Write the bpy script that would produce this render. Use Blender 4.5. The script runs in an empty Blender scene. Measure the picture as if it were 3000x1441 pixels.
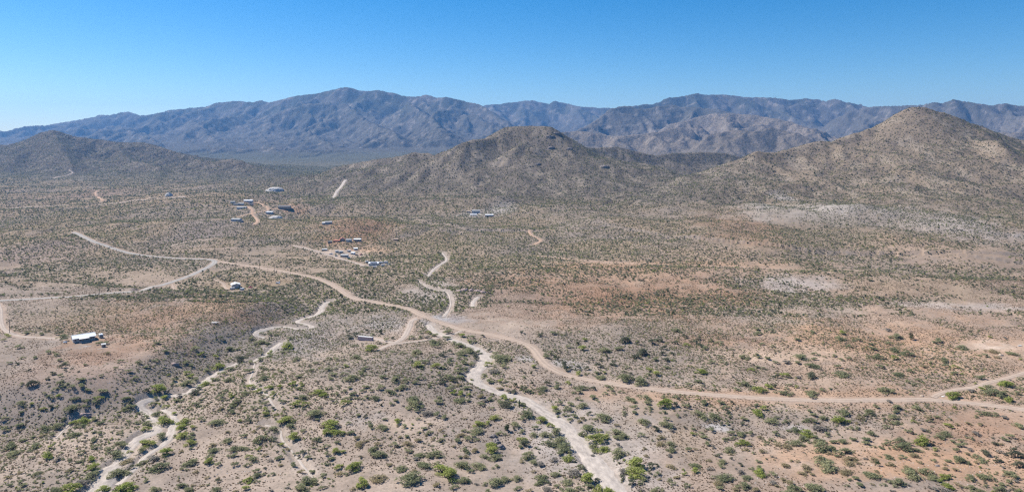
import bpy, bmesh, math, random
import numpy as np
from mathutils import Vector, Matrix

# ------------------------------------------------------------------ camera, sky, sun, exposure
scene = bpy.context.scene
COL = scene.collection
F = 2000.0            # focal length in pixels of the 3000 px wide photograph
CX, HY = 1500.0, 425.0  # principal column and eye-level row
HC = 155.0            # camera height above the valley floor
cam_data = bpy.data.cameras.new("camera")
cam = bpy.data.objects.new("camera", cam_data)
COL.objects.link(cam)
cam.location = (0, 0, HC)
cam.rotation_euler = (math.radians(90), 0, 0)
cam_data.sensor_width = 36.0
cam_data.lens = 36.0 * F / 3000.0
cam_data.shift_y = -(1441 / 2.0 - HY) / 3000.0
cam_data.clip_start = 1.0
cam_data.clip_end = 120000.0
scene.camera = cam

SUN_AZ, SUN_EL = -65.0, 47.0     # degrees left of the view axis, elevation
world = bpy.data.worlds.new("World")
scene.world = world
world.use_nodes = True
wn = world.node_tree.nodes
bg = wn["Background"]
sky = wn.new("ShaderNodeTexSky")
sky.sky_type = 'NISHITA'
sky.sun_disc = False
sky.sun_elevation = math.radians(SUN_EL)
sky.sun_rotation = math.radians(SUN_AZ)
sky.altitude = 1200
sky.air_density = 1.0
sky.dust_density = 0.5
sky.ozone_density = 3.0
hsv = wn.new("ShaderNodeHueSaturation")
hsv.inputs["Saturation"].default_value = 1.5
world.node_tree.links.new(sky.outputs[0], hsv.inputs["Color"])
world.node_tree.links.new(hsv.outputs[0], bg.inputs[0])
bg.inputs[1].default_value = 0.078

sun_data = bpy.data.lights.new("sun", 'SUN')
sun_data.energy = 4.9
sun_data.angle = math.radians(0.5)
sun_data.color = (1.0, 0.945, 0.865)
sun = bpy.data.objects.new("sun", sun_data)
COL.objects.link(sun)
sdir = Vector((math.sin(math.radians(SUN_AZ)) * math.cos(math.radians(SUN_EL)),
               math.cos(math.radians(SUN_AZ)) * math.cos(math.radians(SUN_EL)),
               math.sin(math.radians(SUN_EL))))
sun.rotation_euler = (-sdir).to_track_quat('-Z', 'Y').to_euler()
sun.location = (0, 0, 3000)

vs = scene.view_settings
vs.view_transform = 'Standard'
vs.look = 'None'
vs.gamma = 1.0
vs.use_curve_mapping = False
vs.exposure = 0.75
scene.cycles.use_denoising = False
scene.cycles.filter_width = 1.3
scene.cycles.max_bounces = 4
scene.cycles.diffuse_bounces = 2
scene.cycles.glossy_bounces = 2
scene.cycles.transmission_bounces = 2
scene.cycles.volume_bounces = 0
scene.cycles.transparent_max_bounces = 4

random.seed(7)
RNG = np.random.default_rng(11)

# ------------------------------------------------------------------ noise
def _hash(ix, iy, seed):
    h = (ix.astype(np.int64) * 374761393 + iy.astype(np.int64) * 668265263 + seed * 974711) & 0xffffffff
    h = ((h ^ (h >> 13)) * 1274126177) & 0xffffffff
    h = h ^ (h >> 16)
    return (h & 0xffffff).astype(np.float32) / np.float32(0xffffff)

def vnoise(x, y, seed=0):
    x = np.asarray(x, dtype=np.float64); y = np.asarray(y, dtype=np.float64)
    fx = np.floor(x); fy = np.floor(y)
    ux = (x - fx).astype(np.float32); uy = (y - fy).astype(np.float32)
    ix = fx.astype(np.int64); iy = fy.astype(np.int64)
    ux = ux * ux * ux * (ux * (ux * 6 - 15) + 10)
    uy = uy * uy * uy * (uy * (uy * 6 - 15) + 10)
    a = _hash(ix, iy, seed); b = _hash(ix + 1, iy, seed)
    c = _hash(ix, iy + 1, seed); d = _hash(ix + 1, iy + 1, seed)
    return (a + (b - a) * ux) * (1 - uy) + (c + (d - c) * ux) * uy

def fbm(x, y, octv=4, seed=0, gain=0.5):
    s = 0; a = 1.0; t = 0
    for k in range(octv):
        s = s + a * vnoise(x, y, seed + k * 17)
        t += a; a *= gain
        x, y = x * 1.93 + y * 0.55 + 3.1, y * 1.93 - x * 0.55 + 7.7
    return s / t

def ridged(x, y, octv=4, seed=0, gain=0.5):
    s = 0; a = 1.0; t = 0
    for k in range(octv):
        n = 1 - np.abs(2 * vnoise(x, y, seed + k * 31) - 1)
        s = s + a * n * n
        t += a; a *= gain
        x, y = x * 1.93 + y * 0.55 + 5.1, y * 1.93 - x * 0.55 + 2.7
    return s / t

def sstep(x, a, b):
    t = np.clip((x - a) / (b - a), 0, 1)
    return t * t * (3 - 2 * t)

# ------------------------------------------------------------------ terrain grid: columns of constant X/Y, rows of constant Y
NC = 1000
tcore = np.linspace(-1.0, 1.0, NC)
tcols = np.concatenate([[-1.8, -1.4, -1.15], tcore, [1.15, 1.4, 1.8]])
def rows_between(a, b, ratio):
    n = int(math.ceil(math.log(b / a) / ratio))
    return a * (b / a) ** (np.arange(n) / n)
yrows = np.concatenate([rows_between(235, 1500, .0052), rows_between(1500, 4500, .0048),
                        rows_between(4500, 12500, .0032), [12500., 13200., 14000.]])
NR = len(yrows)
NT = len(tcols)
TT, YY = np.meshgrid(tcols, yrows)
XX = TT * YY

def unproj(px, py, d):
    return ((px - CX) / F * d, d, HC - (py - HY) / F * d)

def base_height(X, Y):
    """the valley floor, rising gently far away"""
    z = 55 * sstep(Y, 2600, 6500) + 30 * sstep(Y, 6000, 9000)
    near = 1 - sstep(Y, 2500, 5000)
    z = z + (fbm(X / 420 + 3, Y / 420, 3, 5) - 0.5) * 15 * (0.5 + 0.5 * sstep(Y, 500, 1500))
    r1 = ridged(X / 150 + 8, Y / 150, 3, 9)
    z = z - (r1 - 0.35) * 6.5 * (0.35 + 0.65 * sstep(Y, 600, 1400)) * near
    roll = sstep(Y, 760, 1250) * (1 - .5 * sstep(Y, 3000, 5000))
    wxx = X + (fbm(X / 200, Y / 200, 2, 35) - .5) * 120
    z = z + roll * ((1 - ridged(wxx / 330 + 2.2, Y / 520 + .7, 3, 41, .5)) - .55) * 34 * (.55 + .45 * sstep(X / Y, -.1, .35))
    z = z + (fbm(X / 45, Y / 45, 3, 15) - 0.5) * 3.2
    z = z + (fbm(X / 9, Y / 9, 2, 25) - 0.5) * 0.55 * (1 - sstep(Y, 700, 1500))
    return z

# ridge-line hills: (crest points as pixel + distance, front width, back width, power, gully depth, gully wavelength, seed)
RIDGES = [
 # far massif on the left
 dict(pts=[(-900,455,11500),(-400,425,11200),(0,408,11000),(78,386,11000),(128,370,10900),(186,358,10900),(248,347,10800),(303,337,10700),(330,338,10700),(351,329,10700),(369,327,10700),(411,339,10600),(450,335,10600),(485,323,10500),(543,318,10400),(598,313,10300),(637,300,10200),(699,296,10100),(738,299,10000),(769,293,10000),(792,301,9900),(854,283,9800),(932,273,9700),(970,264,9600),(1000,257,9500),(1019,256,9500),(1058,267,9500),(1113,264,9500),(1186,282,9400),(1217,283,9400),(1248,278,9400),(1280,286,9300),(1311,285,9300),(1361,295,9300),(1388,303,9200),(1419,312,9100),(1470,345,8700),(1520,380,8300)],
      wf=3600, wb=2500, p=1.15, gd=0.24, gl=620, seed=3),
 dict(pts=[(1419,306,11900),(1462,305,11900),(1505,300,11900),(1559,293,11900),(1606,304,11900),(1629,296,11900),(1660,303,11900),(1699,313,11900),(1761,315,11900),(1820,318,11900),(1900,322,11900)],
      wf=3200, wb=2500, p=1.1, gd=0.24, gl=700, seed=4),
 # dark forested ridge and rocky ridge on the right
 dict(pts=[(1780,335,9300),(1827,312,9300),(1854,309,9300),(1912,305,9500),(1963,287,9700),(2000,282,9800),(2039,272,9800),(2070,277,9800),(2097,276,9900),(2155,280,10000),(2194,285,10000),(2252,285,10000),(2326,293,10000),(2369,288,10000),(2419,297,9900),(2443,289,9900),(2481,299,9800),(2540,313,9700),(2600,330,9600)],
      wf=3000, wb=2500, p=1.1, gd=0.24, gl=560, seed=6),
 dict(pts=[(1690,385,7000),(1740,352,7200),(1790,322,7400),(1827,309,7600),(1860,318,7600),(1910,318,7600),(1960,305,7700),(2010,312,7700),(2080,318,7600),(2150,330,7400),(2210,345,7200)],
      wf=1500, wb=1200, p=1.0, gd=0.27, gl=380, seed=7),
 dict(pts=[(2480,330,8300),(2540,315,8300),(2582,311,8300),(2621,309,8200),(2700,307,8000),(2738,299,7900),(2757,303,7900),(2788,290,7800),(2815,295,7800),(2854,299,7700),(2912,309,7600),(2943,302,7600),(2970,307,7600),(3000,311,7600),(3150,300,7600),(3400,330,7600),(3900,360,7600)],
      wf=2600, wb=1500, p=1.1, gd=0.26, gl=480, seed=8),
 # dark cliffs and triangular spurs on the left massif
 dict(pts=[(740,380,8300),(790,342,8400),(830,322,8500),(900,305,8600),(960,303,8600),(1010,318,8500),(1050,345,8400)],
      wf=620, wb=1500, p=.75, gd=0.24, gl=230, seed=12),
 dict(pts=[(1000,300,8700),(1060,345,8000),(1110,372,7300),(1150,388,6900),(1165,405,6600)], wf=620, wb=620, p=.8, gd=0.20, gl=250, seed=13),
 dict(pts=[(1200,300,8700),(1250,340,8000),(1280,365,7300),(1295,378,6900),(1310,400,6600)], wf=650, wb=650, p=.8, gd=0.20, gl=250, seed=14),
 dict(pts=[(880,380,7900),(930,398,7200),(960,420,6700),(990,440,6400)], wf=650, wb=650, p=.9, gd=0.24, gl=260, seed=15),
 dict(pts=[(560,350,9000),(600,390,8000),(640,415,7000),(660,432,6500)], wf=700, wb=700, p=.9, gd=0.24, gl=260, seed=16),
 dict(pts=[(350,370,9000),(420,400,7800),(470,422,6800)], wf=700, wb=700, p=.9, gd=0.24, gl=260, seed=17),
 dict(pts=[(760,395,7800),(790,415,7000),(800,432,6500)], wf=600, wb=600, p=.9, gd=0.24, gl=240, seed=18),
 # foothills
 dict(pts=[(560,440,6200),(640,430,6200),(720,436,6100),(820,428,6000),(900,440,6000),(1000,438,6000),(1080,448,5900)], wf=700, wb=900, p=1.0, gd=0.32, gl=260, seed=19),
 dict(pts=[(1610,392,5600),(1680,385,5600),(1740,390,5500),(1800,400,5400),(1870,394,5400),(1940,384,5500),(2000,372,5600)], wf=900, wb=900, p=1.0, gd=0.31, gl=260, seed=20),
 dict(pts=[(1960,365,6400),(2039,344,6500),(2097,332,6500),(2167,334,6500),(2213,338,6400),(2250,346,6300),(2291,348,6200),(2330,359,6100),(2369,379,5900),(2430,410,5700)], wf=1300, wb=900, p=1.0, gd=0.26, gl=300, seed=21),
 dict(pts=[(2070,398,5000),(2140,380,5100),(2200,385,5000),(2270,372,5100),(2330,392,5000),(2400,420,4900)], wf=650, wb=500, p=1.0, gd=0.28, gl=220, seed=22),
 dict(pts=[(2450,405,5600),(2520,395,5600),(2600,380,5700),(2700,370,5700),(2850,380,5500),(2950,390,5300),(3100,385,5300),(3300,400,5300)], wf=900, wb=900, p=1.0, gd=0.28, gl=260, seed=23),
 # left hill, two lines
 dict(pts=[(-500,440,4200),(-300,405,4100),(-120,430,4000),(0,423,3900),(31,424,3900),(78,410,3850),(116,390,3800),(151,381,3800),(179,388,3800),(213,399,3800),(272,406,3800),(349,417,3750),(419,417,3700),(466,429,3600),(524,448,3500),(575,464,3400)],
      wf=860, wb=700, p=1.0, gd=0.33, gl=190, seed=31),
 dict(pts=[(160,392,3750),(175,420,3500),(190,455,3250),(215,485,3050)], wf=260, wb=260, p=1.0, gd=0.24, gl=110, seed=32),
 dict(pts=[(345,420,3700),(360,452,3400),(385,470,3200),(430,478,3050),(470,490,2950)], wf=280, wb=300, p=1.0, gd=0.28, gl=120, seed=33),
 dict(pts=[(40,428,3850),(30,460,3450),(20,490,3150)], wf=260, wb=260, p=1.0, gd=0.24, gl=110, seed=37),
 dict(pts=[(530,478,3150),(556,470,3150),(582,466,3150),(606,471,3120),(629,475,3100),(655,468,3080),(679,465,3050),(700,469,3030),(718,476,3000),(757,495,2950),(796,511,2880),(827,526,2800)],
      wf=420, wb=340, p=.9, gd=0.33, gl=120, seed=34),
 # flat-topped hill in the middle, its shoulder and the ridge behind it
 dict(pts=[(1470,378,2350),(1485,372,2340),(1515,370,2330),(1560,369,2320),(1612,371,2300),(1626,378,2290)],
      wf=720, wb=560, p=1.02, gd=0.27, gl=130, seed=41),
 dict(pts=[(1626,380,2300),(1640,402,2260),(1662,418,2220),(1680,445,2150),(1700,490,2000)], wf=230, wb=240, p=.95, gd=0.18, gl=100, seed=42),
 dict(pts=[(1470,380,2350),(1440,396,2330),(1400,412,2320),(1350,436,2330),(1300,456,2340),(1250,450,2350),(1215,446,2360),(1170,458,2370),(1110,466,2400),(1040,478,2450),(980,490,2500)],
      wf=600, wb=400, p=.95, gd=0.29, gl=130, seed=43),
 dict(pts=[(1660,420,2500),(1700,432,2600),(1737,434,2700),(1807,431,2800),(1873,447,2800),(1920,456,2800),(1963,449,2850),(2000,448,2900),(2060,446,2950),(2116,448,3000),(2167,458,3000),(2230,470,3000)],
      wf=430, wb=400, p=1.0, gd=0.29, gl=150, seed=44),
 # cone hill on the right with a long left shoulder
 dict(pts=[(2660,320,2060),(2672,315,2060),(2690,313,2060),(2707,316,2060)], wf=880, wb=640, p=1.08, gd=0.21, gl=110, seed=51),
 dict(pts=[(2660,322,2070),(2629,345,2060),(2582,367,2050),(2505,390,2040),(2439,416,2020),(2396,413,2000),(2330,433,1980),(2272,447,1960),(2213,444,1950),(2160,468,1950),(2090,500,1940)],
      wf=700, wb=420, p=.95, gd=0.27, gl=120, seed=52),
 dict(pts=[(2707,318,2060),(2776,336,2060),(2854,367,2050),(2932,394,2040),(3000,412,2030),(3080,430,2020),(3200,450,2000),(3400,470,2000)],
      wf=760, wb=450, p=1.0, gd=0.24, gl=120, seed=53),
 # low foot ridges running out from the hills toward the camera
 dict(pts=[(2430, 440, 1980),(2390, 510, 1780),(2340, 575, 1580),(2290, 628, 1420),(2260, 655, 1330)], wf=230, wb=230, p=1.2, gd=.2, gl=115, seed=70, k=.36, r0=16),
 dict(pts=[(2600, 420, 1950),(2590, 520, 1700),(2600, 600, 1480),(2620, 650, 1350)], wf=230, wb=230, p=1.2, gd=.2, gl=115, seed=71, k=.36, r0=16),
 dict(pts=[(2800, 420, 1950),(2830, 520, 1700),(2850, 600, 1480),(2870, 655, 1340)], wf=230, wb=230, p=1.2, gd=.2, gl=115, seed=72, k=.36, r0=16),
 dict(pts=[(2213, 460, 1930),(2130, 540, 1750),(2060, 600, 1580),(2010, 640, 1430)], wf=230, wb=230, p=1.2, gd=.2, gl=115, seed=73, k=.36, r0=16),
 dict(pts=[(3000, 470, 1900),(3050, 560, 1600),(3080, 640, 1380)], wf=230, wb=230, p=1.2, gd=.2, gl=115, seed=74, k=.36, r0=16),
 dict(pts=[(1560, 430, 2150),(1530, 520, 1950),(1480, 590, 1700),(1440, 625, 1560)], wf=230, wb=230, p=1.2, gd=.2, gl=115, seed=75, k=.36, r0=16),
 dict(pts=[(1640, 440, 2150),(1680, 530, 1950),(1700, 600, 1700),(1690, 640, 1500)], wf=230, wb=230, p=1.2, gd=.2, gl=115, seed=76, k=.36, r0=16),
 dict(pts=[(1400, 450, 2200),(1360, 540, 1950),(1320, 600, 1750)], wf=230, wb=230, p=1.2, gd=.2, gl=115, seed=77, k=.36, r0=16),
 dict(pts=[(1215, 465, 2280),(1150, 540, 2050),(1090, 600, 1780),(1060, 640, 1560),(1050, 672, 1380)], wf=230, wb=230, p=1.2, gd=.2, gl=115, seed=78, k=.36, r0=16),
 dict(pts=[(1040, 490, 2420),(960, 560, 2100),(900, 600, 1850)], wf=230, wb=230, p=1.2, gd=.2, gl=115, seed=79, k=.36, r0=16),
 dict(pts=[(470, 500, 2900),(430, 545, 2450),(380, 580, 2150)], wf=230, wb=230, p=1.2, gd=.2, gl=115, seed=80, k=.36, r0=16),
 dict(pts=[(640, 505, 2900),(600, 560, 2300),(560, 600, 1950)], wf=230, wb=230, p=1.2, gd=.2, gl=115, seed=81, k=.36, r0=16),
 dict(pts=[(200, 520, 2800),(180, 560, 2300),(150, 600, 1900),(100, 640, 1600)], wf=230, wb=230, p=1.2, gd=.2, gl=115, seed=82, k=.36, r0=16),
 dict(pts=[(-50, 540, 2600),(0, 600, 1900),(40, 640, 1550)], wf=230, wb=230, p=1.2, gd=.2, gl=115, seed=83, k=.36, r0=16),
 dict(pts=[(2160, 470, 1950),(1960, 560, 1780),(1880, 610, 1600)], wf=230, wb=230, p=1.2, gd=.2, gl=115, seed=84, k=.36, r0=16),
]

def ridge_height(X, Y, R, basez):
    P = np.array([unproj(*p) for p in R['pts']])
    out = np.zeros_like(X); uu = np.zeros_like(X); pr = np.zeros_like(X); th = np.zeros_like(X)
    wmax = max(R['wf'], R['wb']) * (1.8 if R['pts'][0][2] < 4500 else 1)
    cum = 0.0
    for i in range(len(P) - 1):
        a, b = P[i], P[i + 1]
        d = b[:2] - a[:2]; L2 = float(d @ d); L = math.sqrt(L2)
        m = (X > min(a[0], b[0]) - wmax) & (X < max(a[0], b[0]) + wmax) & (Y > min(a[1], b[1]) - wmax) & (Y < max(a[1], b[1]) + wmax)
        if m.any():
            x = X[m]; y = Y[m]
            t = np.clip(((x - a[0]) * d[0] + (y - a[1]) * d[1]) / L2, 0, 1)
            qx = x - (a[0] + t * d[0]); qy = y - (a[1] + t * d[1])
            dist = np.hypot(qx, qy)
            fr = 0.5 - 0.5 * np.tanh(qy / (dist * 0.5 + 20))
            w = R['wb'] + (R['wf'] - R['wb']) * fr
            prof = np.clip(1 - dist / w, 0, 1)
            zc = a[2] + (b[2] - a[2]) * t - basez[m]
            h = np.maximum(zc, 0) * prof ** R['p']
            if a[1] < 4500: h = np.maximum(h, np.maximum(zc, 0) * .62 * np.clip(1 - dist / (w * 1.75), 0, 1) ** 2.3)
            better = h > out[m]
            o = out[m]; o[better] = h[better]; out[m] = o
            o = uu[m]; o[better] = (cum + t * L)[better]; uu[m] = o
            o = pr[m]; o[better] = prof[better]; pr[m] = o
            o = th[m]; o[better] = np.arctan2(qx, np.abs(qy) + 30)[better]; th[m] = o
        cum += L
    m = out > 0.5
    if m.any():
        u = uu[m]; p = pr[m]; o = out[m]
        gx = u + th[m] * 0.55 * R['wf'] * (1 - p)
        wx = (fbm(X[m] / (R['gl'] * 1.6), Y[m] / (R['gl'] * 1.6), 3, R['seed']) - .5) * R['gl'] * 1.5
        n = 1 - np.abs(2 * fbm((gx + wx) / R['gl'] / 1.3, (1 - p) * R['wf'] / (R['gl'] * 4.5), 3, R['seed'] + 5, .55) - 1)
        env = np.clip(1.25 * (1 - p), 0, 1) ** .8 * p ** .55
        iso = ridged(X[m] / (R['gl'] * .9) + R['seed'], Y[m] / (R['gl'] * .9), 4, R['seed'] + 9)
        cut = np.clip(n, 0, 1) ** 2.2
        zc = o / np.maximum(p, .02) ** R['p']
        o = o - R['gd'] * np.minimum(zc, R['wf'] * .5) * env * (cut - .35) + (iso - .45) * env * R['gl'] * .10
        out[m] = np.maximum(o, 0)
    return out, pr

# spurs: every range sends crests and side crests down toward the valley; the ground is the upper envelope of them
def spur_lines(R):
    r = np.random.default_rng(R['seed'] * 13 + 1)
    P = np.array([unproj(*p) for p in R['pts']])
    seg = np.hypot(np.diff(P[:, 0]), np.diff(P[:, 1])); cum = np.concatenate([[0], np.cumsum(seg)])
    gl = R['gl']; lines = [P]
    far = P[:, 1].mean() > 4500
    both = abs(P[-1, 1] - P[0, 1]) > .5 * abs(P[-1, 0] - P[0, 0]) or not far
    s = gl * r.uniform(.2, .6)
    while s < cum[-1]:
        c = np.array([np.interp(s, cum, P[:, i]) for i in range(3)])
        k = min(np.searchsorted(cum, s), len(P) - 1); d = (P[k] - P[max(k - 1, 0)])[:2]; d = d / (np.hypot(*d) + 1e-9)
        n = np.array([d[1], -d[0]])
        if n[1] > 0: n = -n
        for side in ((1, -1) if both else (1,)):
            w = (R['wf'] if (n * side)[1] <= 0 else R['wb']) * r.uniform(.72, 1.0)
            ang = math.atan2(n[1] * side, n[0] * side) + r.uniform(-.4, .4)
            b0 = float(base_height(np.array([c[0]]), np.array([max(c[1] - w * .5, 240.)]))[0])
            zc = (c[2] - b0) * r.uniform(.93, 1.0)
            if zc < 8: continue
            st = max(gl * .28, w / 24); pts = [(c[0], c[1], c[2] - (1 - zc / max(c[2] - b0, 1)) * 10)]; x, y = c[0], c[1]; q = 0; wob = r.uniform(0, 9)
            pw = R['p'] * r.uniform(.85, 1.25)
            while q < w:
                ang += r.normal() * .13; q += st; x += math.cos(ang) * st; y += math.sin(ang) * st
                f = max(0, 1 - q / w) ** pw * (1 + .10 * math.sin(q / gl * 2.2 + wob) * min(1, q / w * 4))
                pts.append((x, y, b0 + zc * f))
            A = np.array(pts); lines.append(A)
            # side crests
            m = r.uniform(.3, .6) * gl; sgn = r.choice((-1, 1))
            L = np.concatenate([[0], np.cumsum(np.hypot(np.diff(A[:, 0]), np.diff(A[:, 1])))])
            while m < L[-1] * .9:
                a0 = np.array([np.interp(m, L, A[:, i]) for i in range(3)]); j = min(np.searchsorted(L, m), len(A) - 1)
                dd = A[j] - A[j - 1]; an = math.atan2(dd[1], dd[0]) + sgn * r.uniform(.6, 1.15)
                ln = gl * r.uniform(.45, .95); n_ = 5; sub = [a0]; x2, y2, z2 = a0
                sl = r.uniform(.36, .52)
                for _ in range(n_):
                    an -= sgn * r.uniform(0, .14); x2 += math.cos(an) * ln / n_; y2 += math.sin(an) * ln / n_; z2 -= sl * ln / n_
                    sub.append((x2, y2, z2))
                lines.append(np.array(sub)); sgn = -sgn; m += gl * r.uniform(.28, .55)
        s += gl * r.uniform(.7, 1.25) * R.get('sp', 1.0)
    return lines

def spur_field(basez):
    """heights above the base on the grid XX, YY"""
    H = np.full(XX.shape, -1e3)
    farw = sstep(YY, 4000, 5200)
    wx = (fbm(XX / 150, YY / 150, 3, 161) - .5) * (20 + 90 * farw); wy = (fbm(XX / 150, YY / 150, 3, 171) - .5) * (20 + 90 * farw)
    XW = XX + wx; YW = YY + wy
    for R in RIDGES:
        far = R['pts'][0][2] > 4500
        k = .74 if far else .62
        r0 = 7.0 if far else 5.0
        if R['seed'] == 12: k = 1.0
        k = R.get('k', k); r0 = R.get('r0', r0)
        for A in spur_lines(R):
            for i in range(len(A) - 1):
                a, b = A[i], A[i + 1]
                zt = max(a[2], b[2]); reach = min(zt / k, 700 if far else 170) + 60
                y0 = min(a[1], b[1]) - reach; y1 = max(a[1], b[1]) + reach
                i0, i1 = np.searchsorted(yrows, (y0, y1))
                if i1 <= i0: continue
                xa = min(a[0], b[0]) - reach; xb = max(a[0], b[0]) + reach
                ym = max(yrows[i0], 1); yM = yrows[min(i1, NR - 1)]
                j0 = np.searchsorted(tcols, min(xa / ym, xa / yM)); j1 = np.searchsorted(tcols, max(xb / ym, xb / yM))
                if j1 <= j0: continue
                sl = (slice(i0, i1), slice(j0, j1))
                x = XW[sl]; y = YW[sl]; dx, dy = b[0] - a[0], b[1] - a[1]; L2 = dx * dx + dy * dy + 1e-6
                t = np.clip(((x - a[0]) * dx + (y - a[1]) * dy) / L2, 0, 1)
                dist = np.hypot(x - a[0] - t * dx, y - a[1] - t * dy)
                h = a[2] + (b[2] - a[2]) * t - k * (np.sqrt(dist * dist + r0 * r0) - r0) - basez[sl]
                np.maximum(H[sl], h, out=H[sl])
    return np.maximum(H, 0)

# local mounds and dips on the plain: (px, py, depth guess, radius x, radius y, height)
MOUNDS = [(545,690,1230,80,110,17),(110,745,1010,75,80,12),(1050,690,1200,95,110,17),(640,600,1750,170,170,16),
          (60,640,1500,90,120,12),(950,1190,420,90,60,7),(1180,1130,470,60,60,5),(2350,660,1300,120,160,16),(2700,660,1330,150,160,15),
          (2050,650,1400,140,150,10),(2550,720,1060,200,90,6),(2900,720,1080,160,90,9),(1700,700,1150,160,100,5),(1460,612,1600,50,40,12),
          (2120,700,1180,90,70,9),(2480,690,1230,70,70,12),(2620,760,980,90,50,7),(2800,790,900,100,45,6),(2250,760,960,80,45,6),(1900,740,1020,90,50,6),(1650,650,1450,90,90,10),(1780,680,1250,80,60,8),(330,690,1240,80,70,9),(760,680,1280,70,60,8),(860,640,1500,80,70,10),(250,600,1850,120,100,14),(480,600,1850,90,90,12),(1250,690,1220,60,60,6),(1380,740,1030,70,50,6),(1500,820,830,60,40,5),(2000,820,830,90,45,5),(2420,830,800,90,45,5),(2850,850,760,80,40,5),
          (1000,620,1580,110,100,10),(800,625,1500,90,80,9),(1150,960,620,45,40,5),(1760,1010,560,60,45,3),(2250,1290,360,60,30,-3)]

MESA = [(-700,1165),(-300,1185),(0,1195),(200,1185),(380,1158),(500,1085),(600,1015),(720,945),(850,885),(950,850)]

def flat_xy(px, py, z=4.0):
    d = (HC - z) * F / (py - HY)
    return ((px - CX) / F * d, d)

def seg_dist(X, Y, pts, signed=False):
    best = np.full(X.shape, 1e9, dtype=np.float64); sg = np.ones_like(best); pos = np.zeros_like(best)
    cum = 0
    for i in range(len(pts) - 1):
        ax, ay = pts[i][:2]; bx, by = pts[i + 1][:2]
        dx, dy = bx - ax, by - ay; L2 = dx * dx + dy * dy + 1e-9
        t = np.clip(((X - ax) * dx + (Y - ay) * dy) / L2, 0, 1)
        qx = X - ax - t * dx; qy = Y - ay - t * dy
        dd = np.hypot(qx, qy)
        m = dd < best
        best[m] = dd[m]
        sg[m] = np.sign(dx * qy - dy * qx)[m] if X.ndim else sg
        pos[m] = (i + t)[m]
        cum += math.sqrt(L2)
    return best, sg, pos

def terrain_nowash(X, Y):
    b = base_height(X, Y)
    # bench with the house, above the wash on the left
    mp = [flat_xy(*p, z=6) for p in MESA]
    near = (Y < 1000) & (X < 150)
    s = np.full(X.shape, -200.0)
    dd, sg, pos = seg_dist(X[near], Y[near], mp)
    fade = 1 - sstep(pos, len(mp) - 2.6, len(mp) - 1)
    tmp = np.where(sg > 0, dd, -dd)
    mesa = np.zeros_like(X)
    mesa[near] = sstep(tmp + 10 * (fbm(X[near] / 30, Y[near] / 30, 3, 77) - .5), -26, 20) * 13 * fade
    mesa *= 1 - sstep(Y, 700, 980)
    z = b + mesa
    for (px, py, d, rx, ry, h) in MOUNDS:
        x0 = (px - CX) / F * d
        q = ((X - x0) / rx) ** 2 + ((Y - d) / ry) ** 2
        z = z + h * np.exp(-q)
    hill = np.zeros_like(X); hp = np.zeros_like(X); PRW = np.zeros_like(X)
    for R in RIDGES:
        h, pr = ridge_height(X, Y, R, b)
        k = 14.0 if R['wf'] < 1000 else 60.0
        PRW = np.where(h > hill, pr, PRW)
        hh = np.maximum(hill, h)
        mix = np.clip(1 - np.abs(hill - h) / (k * 2), 0, 1)
        hill = hh + mix * mix * k * .25 * (np.minimum(hill, h) > 1)
        hp = np.maximum(hp, np.minimum(1, h / 60))
    far = sstep(Y, 4300, 6000)
    mid = (1 - far) * sstep(hill, 3, 40)
    SF = spur_field(b)
    floor = hill * np.where(Y > 4500, .52, .78 + .22 * sstep(.25 - PRW, 0, .25))
    hill = np.maximum(floor, SF)
    edge = np.clip(1 - np.abs(floor - SF) / 14, 0, 1); hill = hill + edge * edge * 2.0 * (floor > 2)
    crest = .15 + .85 * sstep(1 - PRW, .02, .30)
    far_n = (ridged(X / 300, Y / 300, 3, 105, .55) - .45) * 60 * crest + (ridged(X / 95, Y / 95, 3, 111, .6) - .45) * 34 * (.3 + .7 * crest)
    hill = hill + far * sstep(hill, 10, 200) * far_n
    hill = hill + mid * ((ridged(X / 75, Y / 75, 3, 121) - .45) * 7 * crest + (fbm(X / 16, Y / 16, 3, 131) - .5) * 4.5)
    hill = np.maximum(hill, 0)
    return z + hill, hill, mesa
Z0, HILL, MESAH = terrain_nowash(XX, YY)

def col_interp(px):
    t = (px - CX) / F
    j = np.searchsorted(tcols, t) - 1
    j = int(min(max(j, 0), NT - 2))
    w = (t - tcols[j]) / (tcols[j + 1] - tcols[j])
    return j, w

def raycast(px, py, Z=None):
    """pixel of the photograph -> first point of the terrain under it"""
    Z = ZF if Z is None else Z
    j, w = col_interp(px)
    prof = Z[:, j] * (1 - w) + Z[:, j + 1] * w
    ray = HC - (py - HY) / F * yrows
    below = prof >= ray
    if not below.any():
        i = NR - 2; d = yrows[i]
    else:
        i = int(np.argmax(below))
        if i == 0:
            d = (HC - prof[0]) * F / (py - HY)
            return ((px - CX) / F * d, d, float(prof[0]))
        e0 = ray[i - 1] - prof[i - 1]; e1 = prof[i] - ray[i]
        k = e0 / (e0 + e1 + 1e-9)
        d = yrows[i - 1] + (yrows[i] - yrows[i - 1]) * k
    return ((px - CX) / F * d, d, HC - (py - HY) / F * d)

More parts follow.
